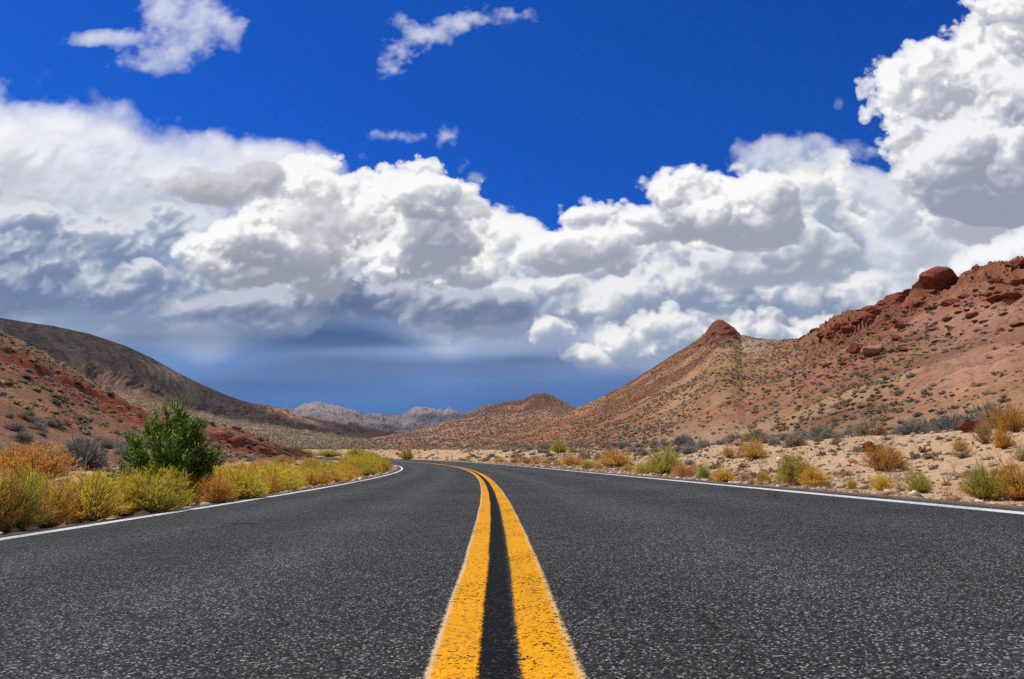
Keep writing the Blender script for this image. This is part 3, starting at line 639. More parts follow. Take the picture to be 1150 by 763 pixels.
# --- long dark hill with its pale fan, left
def paint_dark(x,y,z,px,py,T):
    n=fbm(x*.006,y*.006,111,5); c=np.zeros(px.shape+(3,))+np.array((.42,.285,.175))
    q=px+n*30;p=py+n*16
    hi=sstep((T-.44+n*.12)/.22)
    c=lerp(c,hi,GREYB)
    c=lerp(c,np.clip(1.2*blob(q,p,150,440,60,12,26),0,1)*.8,(.33,.18,.12))
    c=lerp(c,np.clip(1.3*blob(q,p,320,462,26,6,16),0,1),(.42,.24,.15))
    c=lerp(c,np.clip(1.2*blob(q,p,185,418,26,6,20),0,1)*.6,(.36,.26,.19))
    c=lerp(c,np.clip(1.2*blob(q,p,310,500,60,5,4),0,1)*.5,(.22,.20,.08))
    az=np.arctan2(x,y); w=fbm(x*.004,y*.004,117,3)*.05
    st=fbm((az+w)*70,T*5,125,5,.6,ridge=True); c=lerp(c,hi*sstep((st-.42)/.2)*.65,(.028,.022,.022)); c=lerp(c,hi*sstep((.05-st)/.2)*.5,(.13,.092,.075))
    return np.clip(c*(1+.3*fbm(x*.03,y*.03,113,4)[...,None]),.02,.8)
def relief_dark(x,y,T,AZ,h):
    up=sstep((T-.45)/.3)
    w=fbm(x*.004,y*.004,117,3)*.05
    gul=fbm((AZ+w)*46,T*1.2,119,5,.6,ridge=True)
    return up*(gul-.35)*-.10*h*np.clip((1-T)*3,0,1)+fbm(x*.01,y*.01,121,5)*(2+8*up)
hill('dark','hill',[(-1200,330,900,230,1.0),(-600,335,1000,230,1.2),(-150,345,1050,230,1.3),(0,357,1050,240,1.4),(30,362,1050,240,1.4),(60,366,1045,240,1.5),(100,375,1040,240,1.5),(140,388,1020,240,1.5),(170,402,1000,240,1.5),(200,419,980,240,1.5),(225,431,960,240,1.5),(250,442,940,240,1.5),(272,450,920,240,1.5),(284,453,900,240,1.5),(300,455,880,240,1.5),(312,457,870,240,1.5),(330,465,860,240,1.5),(360,472,850,240,1.5),(400,479,840,240,1.5),(440,485,830,240,1.5),(470,490,820,240,1.5),(520,500,800,240,1.4),(560,510,780,240,1.0)],
  1000,260,mat_hill('dark_hill_rock',sc=.35,amt=.45,rough_bump=.8),lambda t,a: .42*t+.58*t**2.3,relief_dark,paint_dark)

# --- far mountains down the valley
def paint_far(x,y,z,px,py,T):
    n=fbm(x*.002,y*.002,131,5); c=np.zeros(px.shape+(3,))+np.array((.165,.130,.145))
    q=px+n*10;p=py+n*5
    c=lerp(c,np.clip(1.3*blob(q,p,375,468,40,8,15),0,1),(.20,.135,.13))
    c=lerp(c,np.clip(1.3*blob(q,p,356,456,30,5,6)+1.3*blob(q,p,476,460,16,5,0)+blob(q,p,505,461,12,3,0)+.5*sstep((T-.55+n*.4)/.2),0,1)*.8,(.40,.35,.33))  # sunlit look of the peaks painted into the colour, paler tops
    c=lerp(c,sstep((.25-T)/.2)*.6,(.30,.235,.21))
    c=lerp(c,np.clip(1.5*blob(px,py,483,470,20,5,4)+1.3*blob(px,py,445,481,26,2.2,8)+1.2*blob(px,py,515,468,14,4,0),0,1)*.9,(.10,.10,.125))  # dark bluish patches painted on as cloud shadow
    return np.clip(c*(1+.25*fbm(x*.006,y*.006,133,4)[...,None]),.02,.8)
M_FAR=mat_hill('far_mountain_rock',sc=.08,amt=.25)
def relief_far(x,y,T,AZ,h): return (fbm(x*.0042,y*.0042,141,6,.55,ridge=True)-.35)*.30*h*np.clip((1-T)*2.5,0.0,1)+fbm(x*.006,y*.006,143,5)*.05*h
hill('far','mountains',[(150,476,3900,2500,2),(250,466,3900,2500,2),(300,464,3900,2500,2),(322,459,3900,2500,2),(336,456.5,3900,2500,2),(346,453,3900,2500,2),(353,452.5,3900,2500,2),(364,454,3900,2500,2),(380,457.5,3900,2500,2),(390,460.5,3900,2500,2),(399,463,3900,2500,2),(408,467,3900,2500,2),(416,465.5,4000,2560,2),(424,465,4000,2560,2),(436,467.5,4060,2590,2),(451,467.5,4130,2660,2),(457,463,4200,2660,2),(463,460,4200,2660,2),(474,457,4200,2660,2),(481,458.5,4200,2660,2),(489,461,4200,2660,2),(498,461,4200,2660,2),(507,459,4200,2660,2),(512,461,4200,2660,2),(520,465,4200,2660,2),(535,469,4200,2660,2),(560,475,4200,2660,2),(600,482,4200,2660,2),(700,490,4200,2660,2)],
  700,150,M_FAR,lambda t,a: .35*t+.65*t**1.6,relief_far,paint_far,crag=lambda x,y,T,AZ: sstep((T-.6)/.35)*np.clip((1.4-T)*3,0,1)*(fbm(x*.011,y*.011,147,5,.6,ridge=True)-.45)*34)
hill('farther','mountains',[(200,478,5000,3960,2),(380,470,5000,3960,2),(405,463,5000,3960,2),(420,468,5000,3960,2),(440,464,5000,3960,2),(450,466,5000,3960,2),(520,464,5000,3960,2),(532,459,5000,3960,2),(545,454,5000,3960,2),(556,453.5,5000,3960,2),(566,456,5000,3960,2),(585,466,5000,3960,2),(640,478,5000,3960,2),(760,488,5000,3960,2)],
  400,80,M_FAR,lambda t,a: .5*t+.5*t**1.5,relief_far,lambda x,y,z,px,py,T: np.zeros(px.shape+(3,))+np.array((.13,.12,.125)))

# ------------------------------------------------------------------ air: pale haze over the whole valley
HAZE=1.8e-5
def build_haze():
    hx=7200; z0,z1=-120.0,420.0
    v=[(-hx,-hx,z0),(hx,-hx,z0),(hx,hx,z0),(-hx,hx,z0),(-hx,-hx,z1),(hx,-hx,z1),(hx,hx,z1),(-hx,hx,z1)]
    f=[(3,2,1,0),(4,5,6,7),(0,1,5,4),(1,2,6,5),(2,3,7,6),(3,0,4,7)]
    m=bpy.data.materials.new('valley_haze'); m.use_nodes=True; t=m.node_tree; t.nodes.clear()
    o=t.nodes.new('ShaderNodeOutputMaterial'); pv=t.nodes.new('ShaderNodeVolumePrincipled')
    pv.inputs['Color'].default_value=(.48,.68,1,1); pv.inputs['Density'].default_value=HAZE; pv.inputs['Anisotropy'].default_value=.1
    t.links.new(pv.outputs[0],o.inputs['Volume'])
    tag(link('haze',mesh_arrays('haze',v,f,m)),kind='stuff')
build_haze()
# ------------------------------------------------------------------ plants
def unit(v): return v/np.maximum(np.linalg.norm(v,axis=-1,keepdims=True),1e-9)
class Blades:
    """collects tapered blades (quads) with a colour at each end"""
    def __init__(s): s.V=[];s.C=[];s.n=0
    def add(s,p0,p1,w,c0,c1,rng,taper=.25,side=None):
        p0=np.asarray(p0,np.float32);p1=np.asarray(p1,np.float32)
        d=unit(p1-p0)
        if side is None: side=unit(np.cross(d,rng.normal(size=p0.shape)))
        w=np.broadcast_to(np.asarray(w,np.float32),(len(p0),))[:,None]*.5
        q=np.stack([p0-side*w,p0+side*w,p1+side*w*taper,p1-side*w*taper],1)
        c0=np.broadcast_to(np.asarray(c0,np.float32),p0.shape);c1=np.broadcast_to(np.asarray(c1,np.float32),p0.shape)
        s.V.append(q.reshape(-1,3));s.C.append(np.stack([c0,c0,c1,c1],1).reshape(-1,3));s.n+=len(p0)
    def mesh(s,name,mat):
        V=np.concatenate(s.V);C=np.concatenate(s.C)
        return mesh_arrays(name,V,np.arange(len(V)).reshape(-1,4),mat,colors=np.clip(C,.005,.95))
def tube_mesh(name,paths,mat,col,sides=5):
    V=[];Fc=[];Cc=[];b=0
    for P,r in paths:
        P=np.asarray(P,float); t=unit(np.gradient(P,axis=0)); a=unit(np.cross(t,np.array([.31,.95,.05]))); bb=np.cross(t,a)
        an=np.linspace(0,2*np.pi,sides,endpoint=False)
        ring=P[:,None]+(a[:,None]*np.cos(an)[None,:,None]+bb[:,None]*np.sin(an)[None,:,None])*np.asarray(r)[:,None,None]
        V.append(ring.reshape(-1,3)); n=len(P)
        for i in range(n-1):
            for k in range(sides): Fc.append((b+i*sides+k,b+i*sides+(k+1)%sides,b+(i+1)*sides+(k+1)%sides,b+(i+1)*sides+k))
        b+=n*sides
    V=np.concatenate(V)
    return mesh_arrays(name,V,np.array(Fc),mat,colors=np.tile(np.array(col,np.float32),(len(V),1)),smooth=True)
def dome_dirs(rng,n,spread=1.35):
    th=np.arccos(1-rng.random(n)*(1-math.cos(spread))); ph=rng.random(n)*2*np.pi
    return th,ph
def make_brush(seed,tip,mid,low,nst=300,nleaf=20,leaf=(.035,.08),w=.0085,spread=1.42,stem_col=(.22,.14,.08),open_=.0,flat=.75,tipy=.5):
    """broom-like desert shrub, one unit wide and about `flat` high: bare stems below, fine upright leaves above"""
    rng=np.random.default_rng(seed)
    th,ph=dome_dirs(rng,nst,spread)
    lump=1+.16*np.sin(ph*3+seed)+.10*np.sin(ph*5+2*seed+th*4)
    rad=(.80+.22*rng.random(nst))*lump*.5
    tipp=np.stack([np.sin(th)*np.cos(ph)*rad,np.sin(th)*np.sin(ph)*rad,np.cos(th)*rad*2*flat*.95+.04],1)
    base=np.stack([np.cos(ph)*.05*rng.random(nst),np.sin(ph)*.05*rng.random(nst),np.zeros(nst)],1)
    midp=base*.5+tipp*.5; midp[:,:2]*=.92; midp[:,2]*=1.02
    low,mid,tip,stem_col=map(np.array,(low,mid,tip,stem_col))
    def at(u):
        u=u[...,None]; return base*(1-u)**2+2*midp*u*(1-u)+tipp*u*u
    st=Blades(); us=[0,.35,.7,1.]
    for a,b in zip(us[:-1],us[1:]):
        st.add(at(np.full(nst,a)),at(np.full(nst,b)),.013*(1.15-a),stem_col*(.8+.4*rng.random((nst,1))),stem_col,rng,.8)
    lf=Blades(); patch=np.sin(ph*2+seed*1.7)*.5+.5
    for k in range(nleaf):
        u=open_+(1-open_)*rng.random(nst)**.55; p=at(u)+rng.normal(0,.022,(nst,3))
        d=unit(unit(tipp-base)*1.0+np.array([0,0,tipy])+rng.normal(0,.5,(nst,3)))
        L=leaf[0]+(leaf[1]-leaf[0])*rng.random(nst)
        p1=p+d*L[:,None]
        p[:,2]=np.maximum(p[:,2],.005)
        f=np.clip((u-.35)/.6,0,1)[:,None]; m=(low*(1-f)+mid*f)*(.75+.5*rng.random((nst,1)))
        tcol=mid*(1-f)+tip*f; tcol=tcol*(.75+.5*rng.random((nst,1)))
        tcol=tcol*(1-.35*patch[:,None])+mid*.35*patch[:,None]
        lf.add(p,p1,w*(.7+.6*rng.random(nst)),m,tcol,rng,.3)
    return st.mesh('stems',M_WOOD),lf.mesh('foliage',M_LEAF)
YG=[((.86,.72,.045),(.72,.54,.06),(.58,.34,.14)),((.68,.66,.045),(.62,.50,.06),(.56,.33,.14)),((.90,.66,.05),(.76,.49,.07),(.60,.34,.14))]
OR=[((.86,.49,.065),(.72,.38,.075),(.50,.26,.10)),((.88,.54,.11),(.74,.41,.11),(.54,.30,.13))]
GR=[((.56,.54,.05),(.52,.44,.07),(.52,.32,.13)),((.42,.50,.045),(.42,.42,.06),(.46,.30,.12))]
BRUSH={}
for kind,pal,kw in (('yellow',YG,dict(open_=.22)),('orange',OR,dict(nst=320,leaf=(.03,.07))),('green',GR,dict(open_=.15)),('dry',[((.50,.36,.17),(.42,.28,.13),(.33,.20,.11))],dict(nst=120,nleaf=8,open_=.2)),):
    BRUSH[kind]=[make_brush(200+i*7+len(kind),*pal[i%len(pal)],**kw) for i in range(4 if kind=='yellow' else 3 if kind!='dry' else 2)]
def ground_hit(px,py,lo=3.,hi=260.):
    az,te=px_ray(px,py); r=np.geomspace(lo,hi,1500); x=np.sin(az)*r;y=np.cos(az)*r; z=CAM_H+te*r
    below=z<ground_z(x,y); i=int(np.argmax(below)) if below.any() else len(r)-1
    return float(x[i]),float(y[i]),float(ground_z(np.array([x[i]]),np.array([y[i]]))[0]),float(r[i])
PROTO={}
brng=random.Random(4)
def put_bush(kind,x,y,wid,hei,label,group=None,cat='bush',name=None,z=None):
    v=brng.randrange(len(BRUSH[kind])); key=(kind,v)
    z=float(ground_z(np.array([x]),np.array([y]))[0])-.01 if z is None else z
    scl=(wid*1.02,wid*1.02,hei/.75*.95); rz=brng.random()*6.28
    if key not in PROTO:
        nm={'yellow':'rabbitbrush','orange':'dry_bush','green':'green_brush','dry':'dry_twig_bush'}[kind]
        r=link(nm,None); st,lf=BRUSH[kind][v]
        a=link('stems',st,r); b=link('foliage',lf,r); KIDS[r.name]=[a,b]
        r.location=(x,y,z); r.rotation_euler=(0,0,rz); r.scale=scl; tag(r,label,cat,group); PROTO[key]=r; return r
    return dup(PROTO[key],(x,y,z),rz,scl,label,group,cat)
def bush_px(kind,px,base,w,h,label,group=None,cat='bush',dz=0.):
    x,y,z,d=ground_hit(px,base); m=d/F_PX; return put_bush(kind,x,y,w*m,h*m,label,group,cat)
RB='roadside bushes on the right'
bush_px('orange',995,529,46,30,'round orange-brown bush alone on the bare right bank',RB)
bush_px('green',1110,562,50,36,'bright green bush at the right road edge, nearest the frame edge',RB)
bush_px('orange',1146,562,42,42,'orange bush touching the bright green bush at the right road edge',RB)
bush_px('green',893,545,46,34,'broad olive-green bush at the right road edge with a low yellow one beside it',RB)
bush_px('yellow',914,547,32,22,'low yellow bush pressed against the right side of a broad olive bush',RB)
bush_px('green',1034,554,25,21,'small olive bush at the right road edge below the round orange bush',RB)
bush_px('yellow',991,551,22,17,'small pale yellow tuft bush straight below the round orange bush on the bank',RB)
bush_px('dry',1010,552,14,12,'tiny dry straw bush between two small green bushes at the right road edge',RB)
bush_px('yellow',957,549,12,11,'tiny yellow bush by the black rubber scrap on the right shoulder',RB)
bush_px('dry',930,549,16,12,'small straw-coloured bush right of the low yellow bush at the road edge',RB)
bush_px('yellow',858,543,17,13,'small yellow-green tuft bush left of the broad olive bush',RB)
bush_px('dry',874,545,12,8,'tiny dry bush at the foot of the broad olive bush',RB)
bush_px('orange',847,516,31,23,'round orange bush beside a white stone high on the right bank',RB)
bush_px('orange',818,514,15,13,'small round orange bush left of the bigger round orange bush on the bank',RB)
bush_px('green',790,540,16,19,'small bright green bush on bare brown stems at the right road edge',RB)
bush_px('green',747,534,46,31,'tall green bush with orange bushes at both sides on the right road edge',RB)
bush_px('orange',768,536,32,16,'low orange bush right of the tall green bush at the road edge',RB)
bush_px('yellow',722,533,22,15,'low yellow bush left of the tall green bush at the road edge',RB)
bush_px('yellow',814,542,26,16,'small yellow bush between the bare-stemmed green bush and a dry one',RB)
bush_px('dry',838,543,18,15,'small dry bush left of the yellow-green tuft at the right road edge',RB)
bush_px('orange',691,525,42,22,'wide orange-brown bush at the far right road edge before the bend',RB)
bush_px('orange',643,523,34,13,'low orange bush at the right road edge, farther along than the wide orange-brown one',RB)
bush_px('yellow',627,524,12,8,'tiny yellow bush at the right road edge near the low orange bush',RB)
bush_px('orange',1134,486,36,27,'orange-yellow bush on top of the right bank by the frame edge',RB)
bush_px('dry',1106,499,22,26,'tall dry bush with an orange top below the bank crest',RB)
bush_px('orange',1105,489,15,14,'small orange bush on the tall dry twigs below the bank crest',RB)
bush_px('orange',1127,504,18,22,'narrow orange-brown bush on the bank below the orange-yellow one',RB)
bush_px('dry',1082,515,26,16,'low grey-brown twiggy bush in the middle of the right bank',RB)
bush_px('orange',1079,507,14,13,'small orange bush above the low twiggy bush on the right bank',RB)
bush_px('dry',1148,518,20,22,'brown twiggy bush cut by the right frame edge on the bank',RB)
bush_px('dry',941,497,14,12,'small brown twig bush among white stones on the bank crest',RB)
bush_px('orange',762,501,12,9,'small orange bush among grey shrubs behind the tall green bush',RB)
for px,b,w,h in ((545,518.5,12,5),(560,519,16,5),(578,520,14,6),(592,520.5,16,7),(604,521.5,13,6),(520,518,14,4),(614,522,16,7),(660,526,22,10),(672,527,12,7),(704,530,14,8),(800,541,9,7)):
    bush_px('yellow' if brng.random()<.5 else 'orange',px,b,w,h,'small tawny bush in the line along the right road edge','tawny bushes along the far right road edge')
LR='bushes along the left road edge'
for k,px,b,w,h,lab in (('orange',-22,603,70,74,'dry orange bush at the left road edge, cut by the frame'),('green',14,599,62,68,'tall olive bush at the left road edge beside the frame'),
  ('orange',52,593,56,56,'orange-tinted bush between the tall olive bush and a wide yellow-green one'),('yellow',96,587,78,56,'wide yellow-green bush leaning over the left white line'),
  ('yellow',140,580,50,50,'yellow bush left of the tallest yellow bush by the green shrub'),('yellow',168,578,70,56,'tallest bright yellow bush in front of the green leafy shrub'),
  ('orange',242,567,42,40,'straw-orange bush right of the green leafy shrub'),('yellow',274,562,52,40,'round yellow bush right of the straw-orange one past the green shrub')):
    bush_px(k,px,b,w,h*.87,lab,LR,'bush')
for i in range(112):
    s=11+56*(i/112.)**1.1+brng.uniform(-.4,.4); o=-brng.uniform(5.1,6.4) if i%3 else -brng.uniform(6.2,8.4)
    w=brng.uniform(.85,1.4)
    x,y,z=road_pt(s,o); put_bush(brng.choice(['yellow']*6+['green','orange']),float(x),float(y),w,w*brng.uniform(.48,.62)*(.9 if o>-6.2 else 1.05)*(1+.75*min(1,max(0,(s-35)/15))),'yellow-green bush in the unbroken hedge along the left road edge toward the bend','hedge of yellow-green bushes toward the bend')
for px,b,w,h,lab in ((42,541,70,34,'orange bush behind the roadside row, in front of the pale stones'),(50,523,62,22,'rust-orange bush in front of the grey shrubs, left of the stones'),(15,531,40,30,'orange bush behind the tall olive bush at the frame edge'),(268,533,26,14,'orange bush behind the hedge, right of the green leafy shrub'),(290,529,30,12,'low rust bush below the red outcrop at the end of the left slope'),(318,522,30,10,'rust bush at the back of the hedge under the pale fan')):
    bush_px('orange',px,b,w,h,lab,'orange bushes behind the left row')
# --- the leafy green shrub on the left
def make_leafy(seed=9):
    rng=np.random.default_rng(seed); paths=[];lf=Blades(); tw=[]
    main=[(-.30,.42,-.3),(.34,.40,-.3),(.0,.95,.2),(.30,.92,.05),(-.12,.98,.12),(.18,.62,-.42),(-.3,.66,-.28),(.40,.30,.2),(-.40,.36,.25),(.12,.35,-.45),(-.50,.52,.0),(-.36,.78,.1),(-.20,.88,-.1),(-.05,.80,.15),(.10,1.05,0),(.22,.80,-.15),(.36,.72,.1),(.46,.55,-.05),(.50,.36,.1),(-.62,.34,.05),(.0,.62,-.3),(-.25,.6,.3),(.28,.55,.3),(.15,.9,.2),(-.44,.66,-.15),(.05,.42,.38),(-.1,.4,-.42),(.56,.46,0)]
    for (tx,tz,ty) in main:
        n=9; t=np.linspace(0,1,n)[:,None]; tip=np.array([tx,ty,tz]); b0=np.array([.10+rng.normal(0,.04),rng.normal(0,.05),-.05])
        ctrl=np.array([tx*.35+.06,ty*.4,tz*.55]); P=b0*(1-t)**2+2*ctrl*t*(1-t)+tip*t*t+rng.normal(0,.008,(n,3))*t
        paths.append((P,np.linspace(.014,.004,n)))
        for k in range(19):
            u=.15+.78*rng.random(); i=min(n-2,int(u*(n-1))); f=u*(n-1)-i; p=P[i]*(1-f)+P[i+1]*f
            d=unit(unit(tip-b0)*.7+rng.normal(0,.55,3)+np.array([0,0,.32])); L=.10+.16*rng.random()
            m=5; q=p+d*np.linspace(0,L,m)[:,None]+rng.normal(0,.006,(m,3)); paths.append((q,np.linspace(.005,.002,m))); tw.append((p,q[-1]))
    pal=np.array([(.08,.15,.02),(.13,.20,.028),(.28,.36,.05),(.05,.095,.016)])
    for p,q in tw:
        n=36; u=rng.random(n)**.7; c=p+(q-p)*u[:,None]+rng.normal(0,.020,(n,3)); d=unit(unit(q-p)*.8+rng.normal(0,.7,(n,3))+np.array([0,0,.35]))
        col=pal[rng.integers(0,4,n)]*(.75+.5*rng.random((n,1))); tipc=col*1.25
        lf.add(c,c+d*(.026+.026*rng.random((n,1))),.016,col,tipc,rng,.45)
    r=link('leafy_shrub',None); link('trunk',tube_mesh('trunk',paths,M_WOOD,(.14,.10,.07)),r); link('crown',lf.mesh('crown',M_LEAF),r)
    return r
g=make_leafy(); g_d=ground_hit(196,568)[3]*1.02; g_az=float(px_ray(187,560)[0])
gx,gy=math.sin(g_az)*g_d,math.cos(g_az)*g_d; gm=g_d/F_PX
g.location=(gx,gy,float(ground_z(np.array([gx]),np.array([gy]))[0])); g.scale=(gm*86,gm*86,gm*94)
tag(g,'dark green leafy shrub standing above the yellow bushes on the left','shrub')
# --- grey sagebrush
def make_sage(seed,c1,c2,n=620,flat=.62):
    rng=np.random.default_rng(seed); b=Blades(); th,ph=dome_dirs(rng,n,1.5); lump=1+.22*np.sin(ph*3+seed)+.14*np.sin(ph*4+th*5+seed*2)
    r=.5*lump*(.35+.65*rng.random(n)**.5); d=np.stack([np.sin(th)*np.cos(ph),np.sin(th)*np.sin(ph),np.cos(th)],1)
    p1=d*r[:,None]*np.array([1,1,2*flat*.9])+np.array([0,0,.02]); p0=p1*(.45+.2*rng.random((n,1)))
    p1=p1+rng.normal(0,.03,(n,3))
    c1,c2=np.array(c1),np.array(c2); k=rng.random((n,1))
    b.add(p0,p1,.020+.016*rng.random(n),c1*(.6+.4*k),(c1*(1-k)+c2*k),rng,.5)
    m=n*2; i=rng.integers(0,n,m); q=p1[i]*(.75+.3*rng.random((m,1))); q[:,2]=np.maximum(q[:,2],.01)
    b.add(q,q+unit(d[i]+rng.normal(0,.6,(m,3))+np.array([0,0,.5]))*(.04+.06*rng.random((m,1))),.016,c1*(.7+.5*rng.random((m,1))),c2*(.7+.5*rng.random((m,1))),rng,.4)
    return b.mesh('sagebrush',M_SCRUB)
SAGE=[make_sage(i,*c) for i,c in enumerate([((.25,.225,.19),(.42,.40,.35)),((.28,.235,.20),(.45,.41,.37)),((.22,.215,.155),(.38,.38,.28)),((.31,.25,.21),(.50,.42,.37)),((.22,.195,.17),(.35,.33,.29)),((.33,.25,.16),(.54,.41,.24))])]
SN=[0]
def put_sage(x,y,w,h,label,group,z=None,v=None):
    z=float(ground_z(np.array([x]),np.array([y]))[0]) if z is None else z
    o=link('sagebrush',SAGE[brng.randrange(6) if v is None else v],None,(x,y,z-.03),brng.random()*6.28,(w,w,h/.62)); tag(o,label,'shrub',group); SN[0]+=1; return o
SR='grey shrubs at the foot of the right hill'
for i in range(118):
    s=7+brng.random()**2.3*95; o=brng.uniform(14.5,22)+brng.random()*3
    x,y,_=road_pt(s,o); w=brng.uniform(.8,1.9); put_sage(float(x),float(y),w,w*brng.uniform(.45,.62),'grey shrub in the band along the foot of the right red hill',SR)
for i in range(78):
    s=25+brng.random()*70; o=brng.uniform(8,15); x,y,_=road_pt(s,o); w=brng.uniform(.4,1.0)
    put_sage(float(x),float(y),w,w*.5,'small grey shrub scattered on the pale flat right of the bend','small grey shrubs on the pale flat')
for px,b,w,h,lab in ((93,527,48,30,'large dark grey shrub behind the pale stones on the left'),(62,517,40,22,'grey shrub left of the large dark grey shrub by the stones'),(128,519,44,26,'pinkish-grey shrub between the large dark grey shrub and the green leafy shrub'),(18,520,44,28,'grey shrub by the left frame edge behind the orange bushes')):
    x,y,z,d=ground_hit(px,b); put_sage(x,y,w*d/F_PX,h*d/F_PX,lab,None,v=4 if px!=128 else 3)
for px,b,w,h,lab in ((628,509,22,15,'dark olive shrub standing out on the pale flat right of the bend'),(457,517,17,15,'dark olive shrub by the road where it leaves sight'),(400,513,30,9,'dark green shrub low behind the hedge near the bend'),(370,513,34,8,'dark green shrub behind the hedge, left of the bend'),(336,514,44,10,'wide green shrub behind the hedge under the pale fan')):
    x,y,z,d=ground_hit(px,b); m=d/F_PX; put_bush('green',x,y,w*m,h*m,lab,None,'shrub')
# --- scrub over the slopes
def sample_patch(H,dens,rng,tmax=1.02,mask=None,tmin=0.):
    x,y,z=H['x'],H['y'],H['z']; ax=x[1:,:-1]-x[:-1,:-1]; ay=y[1:,:-1]-y[:-1,:-1]; bx=x[:-1,1:]-x[:-1,:-1]; by=y[:-1,1:]-y[:-1,:-1]
    A=np.abs(ax*by-ay*bx); T=H['T'][:-1,:-1]; A=np.where((T<tmax)&(T>=tmin),A,0)
    vis=(H['px'][:-1,:-1]>-120)&(H['px'][:-1,:-1]<1270); A=A*vis
    if mask is not None: A=A*mask(H['px'][:-1,:-1],H['py'][:-1,:-1],T,x[:-1,:-1],y[:-1,:-1])
    n=rng.poisson(A.sum()*dens); c=A.ravel().cumsum(); i=np.searchsorted(c,rng.random(n)*c[-1]); i,j=np.unravel_index(np.minimum(i,A.size-1),A.shape)
    a=rng.random(n);b=rng.random(n)
    L=lambda q: q[i,j]*(1-a)*(1-b)+q[i+1,j]*a*(1-b)+q[i,j+1]*(1-a)*b+q[i+1,j+1]*a*b
    return np.stack([L(x),L(y),L(z)],1), H['col'][i,j]
def scrub_mass(name,P,size,rng,nb,tones,label):
    """many shrubs of a few blades each, as one ground-cover mesh"""
    b=Blades(); n=len(P); tones=np.array(tones); base=tones[rng.integers(0,len(tones),n)]*(.7+.6*rng.random((n,1)))
    for k in range(nb):
        th=np.arccos(1-rng.random(n)*.85); ph=rng.random(n)*6.283; d=np.stack([np.sin(th)*np.cos(ph),np.sin(th)*np.sin(ph),np.cos(th)*.68],1)
        r=size*.5*(.7+.5*rng.random(n))
        p0=P+d*r[:,None]*.15-np.array([0,0,.04]); p1=P+d*r[:,None]
        b.add(p0,p1,size*(.95 if nb<10 else .55)*(.7+.5*rng.random(n))*.62,base*.75,base*(.8+.5*rng.random((n,1))),rng,.55)
    o=link(name,b.mesh(name,M_SCRUB)); tag(o,label,'scrub',None,'stuff'); return o
srng=np.random.default_rng(12)
hr,hm,hl,hd=HILLS['right'],HILLS['middle'],HILLS['left'],HILLS['dark']
def mask_right(px,py,T,x,y):
    n=fbm(x*.045,y*.045,201,4); m=.72+1.5*n
    m=m*(1-.9*np.clip(1.3*blob(px,py,1060,420,75,24,-12),0,1))*(1-.8*np.clip(1.2*blob(px,py,1095,360,60,16,-12),0,1))*(1-.6*sstep((T-.6)/.3)*(px>880))
    m=m+1.2*blob(px,py,930,455,70,10,-30)+1.0*blob(px,py,1010,440,20,40,10)
    return np.clip(m,.03,2)
TONES=[(.40,.31,.22),(.34,.29,.21),(.46,.34,.21),(.30,.24,.18),(.52,.36,.20)]
P,_c=sample_patch(hr,1.1,srng,mask=mask_right); d=np.hypot(P[:,0],P[:,1])
P0=P[d<120]; scrub_mass('scrub',P0,.28+.75*srng.random(len(P0))**2.2,srng,26,TONES,'low grey scrub dotted over the lower right red hill')
P1=P[d>=120]; scrub_mass('scrub',P1,.35+.8*srng.random(len(P1))**2.2,srng,9,TONES,'fine grey scrub dots over the upper right red hill')
P,_c=sample_patch(hl,1.1,srng,tmin=.22,mask=lambda px,py,T,x,y: np.clip(.7+.9*fbm(x*.05,y*.05,203,3),.1,2)); scrub_mass('scrub',P,.35+.75*srng.random(len(P))**1.6,srng,24,TONES+[(.34,.22,.09),(.22,.21,.17)],'grey and tawny scrub over the near red slope on the left')
P,_c=sample_patch(hm,.22,srng,mask=lambda px,py,T,x,y: np.clip(.7+.9*fbm(x*.02,y*.02,205,3),.1,2)); scrub_mass('scrub',P,.9+1.3*srng.random(len(P))**1.5,srng,7,TONES,'scrub dots over the small hill beyond the bend')
P,_c=sample_patch(hd,.16,srng,tmax=.72,mask=lambda px,py,T,x,y: np.clip(.8+.9*fbm(x*.02,y*.02,207,3),.1,2)*(1-.75*sstep((T-.42)/.25))); scrub_mass('scrub',P,.9+1.3*srng.random(len(P))**1.5,srng,7,[(.40,.33,.22),(.34,.30,.20),(.44,.36,.23)],'scrub dots over the pale fan below the long dark hill')
n=2600; _ss=14+srng.random(n)**1.2*130; _oo=np.where(srng.random(n)<.72,5.6+srng.random(n)**1.4*34,-(7.5+srng.random(n)*14)); fx,fy,_q=road_pt(_ss,_oo); Pf=np.stack([fx,fy,ground_z(fx,fy)],1)
scrub_mass('scrub',Pf,.10+.42*srng.random(n)**2.5,srng,16,[(.50,.36,.20),(.42,.30,.19),(.34,.29,.21),(.58,.42,.20),(.44,.26,.15)],'small dry tufts scattered over the pale flats beside the road')
n=1500; _ss=48+srng.random(n)*130; _oo=np.where(srng.random(n)<.75,6+srng.random(n)*70,-(9+srng.random(n)*40)); fx,fy,_q=road_pt(_ss,_oo); Pf=np.stack([fx,fy,ground_z(fx,fy)],1); Pf=Pf[np.hypot(fx,fy)>45]; n=len(Pf)
scrub_mass('scrub',Pf,.35+.8*srng.random(n)**2,srng,16,[(.40,.33,.22),(.34,.31,.24),(.30,.27,.16),(.48,.36,.18),(.40,.27,.17)],'grey and tan scrub over the flat ground beyond the bend')
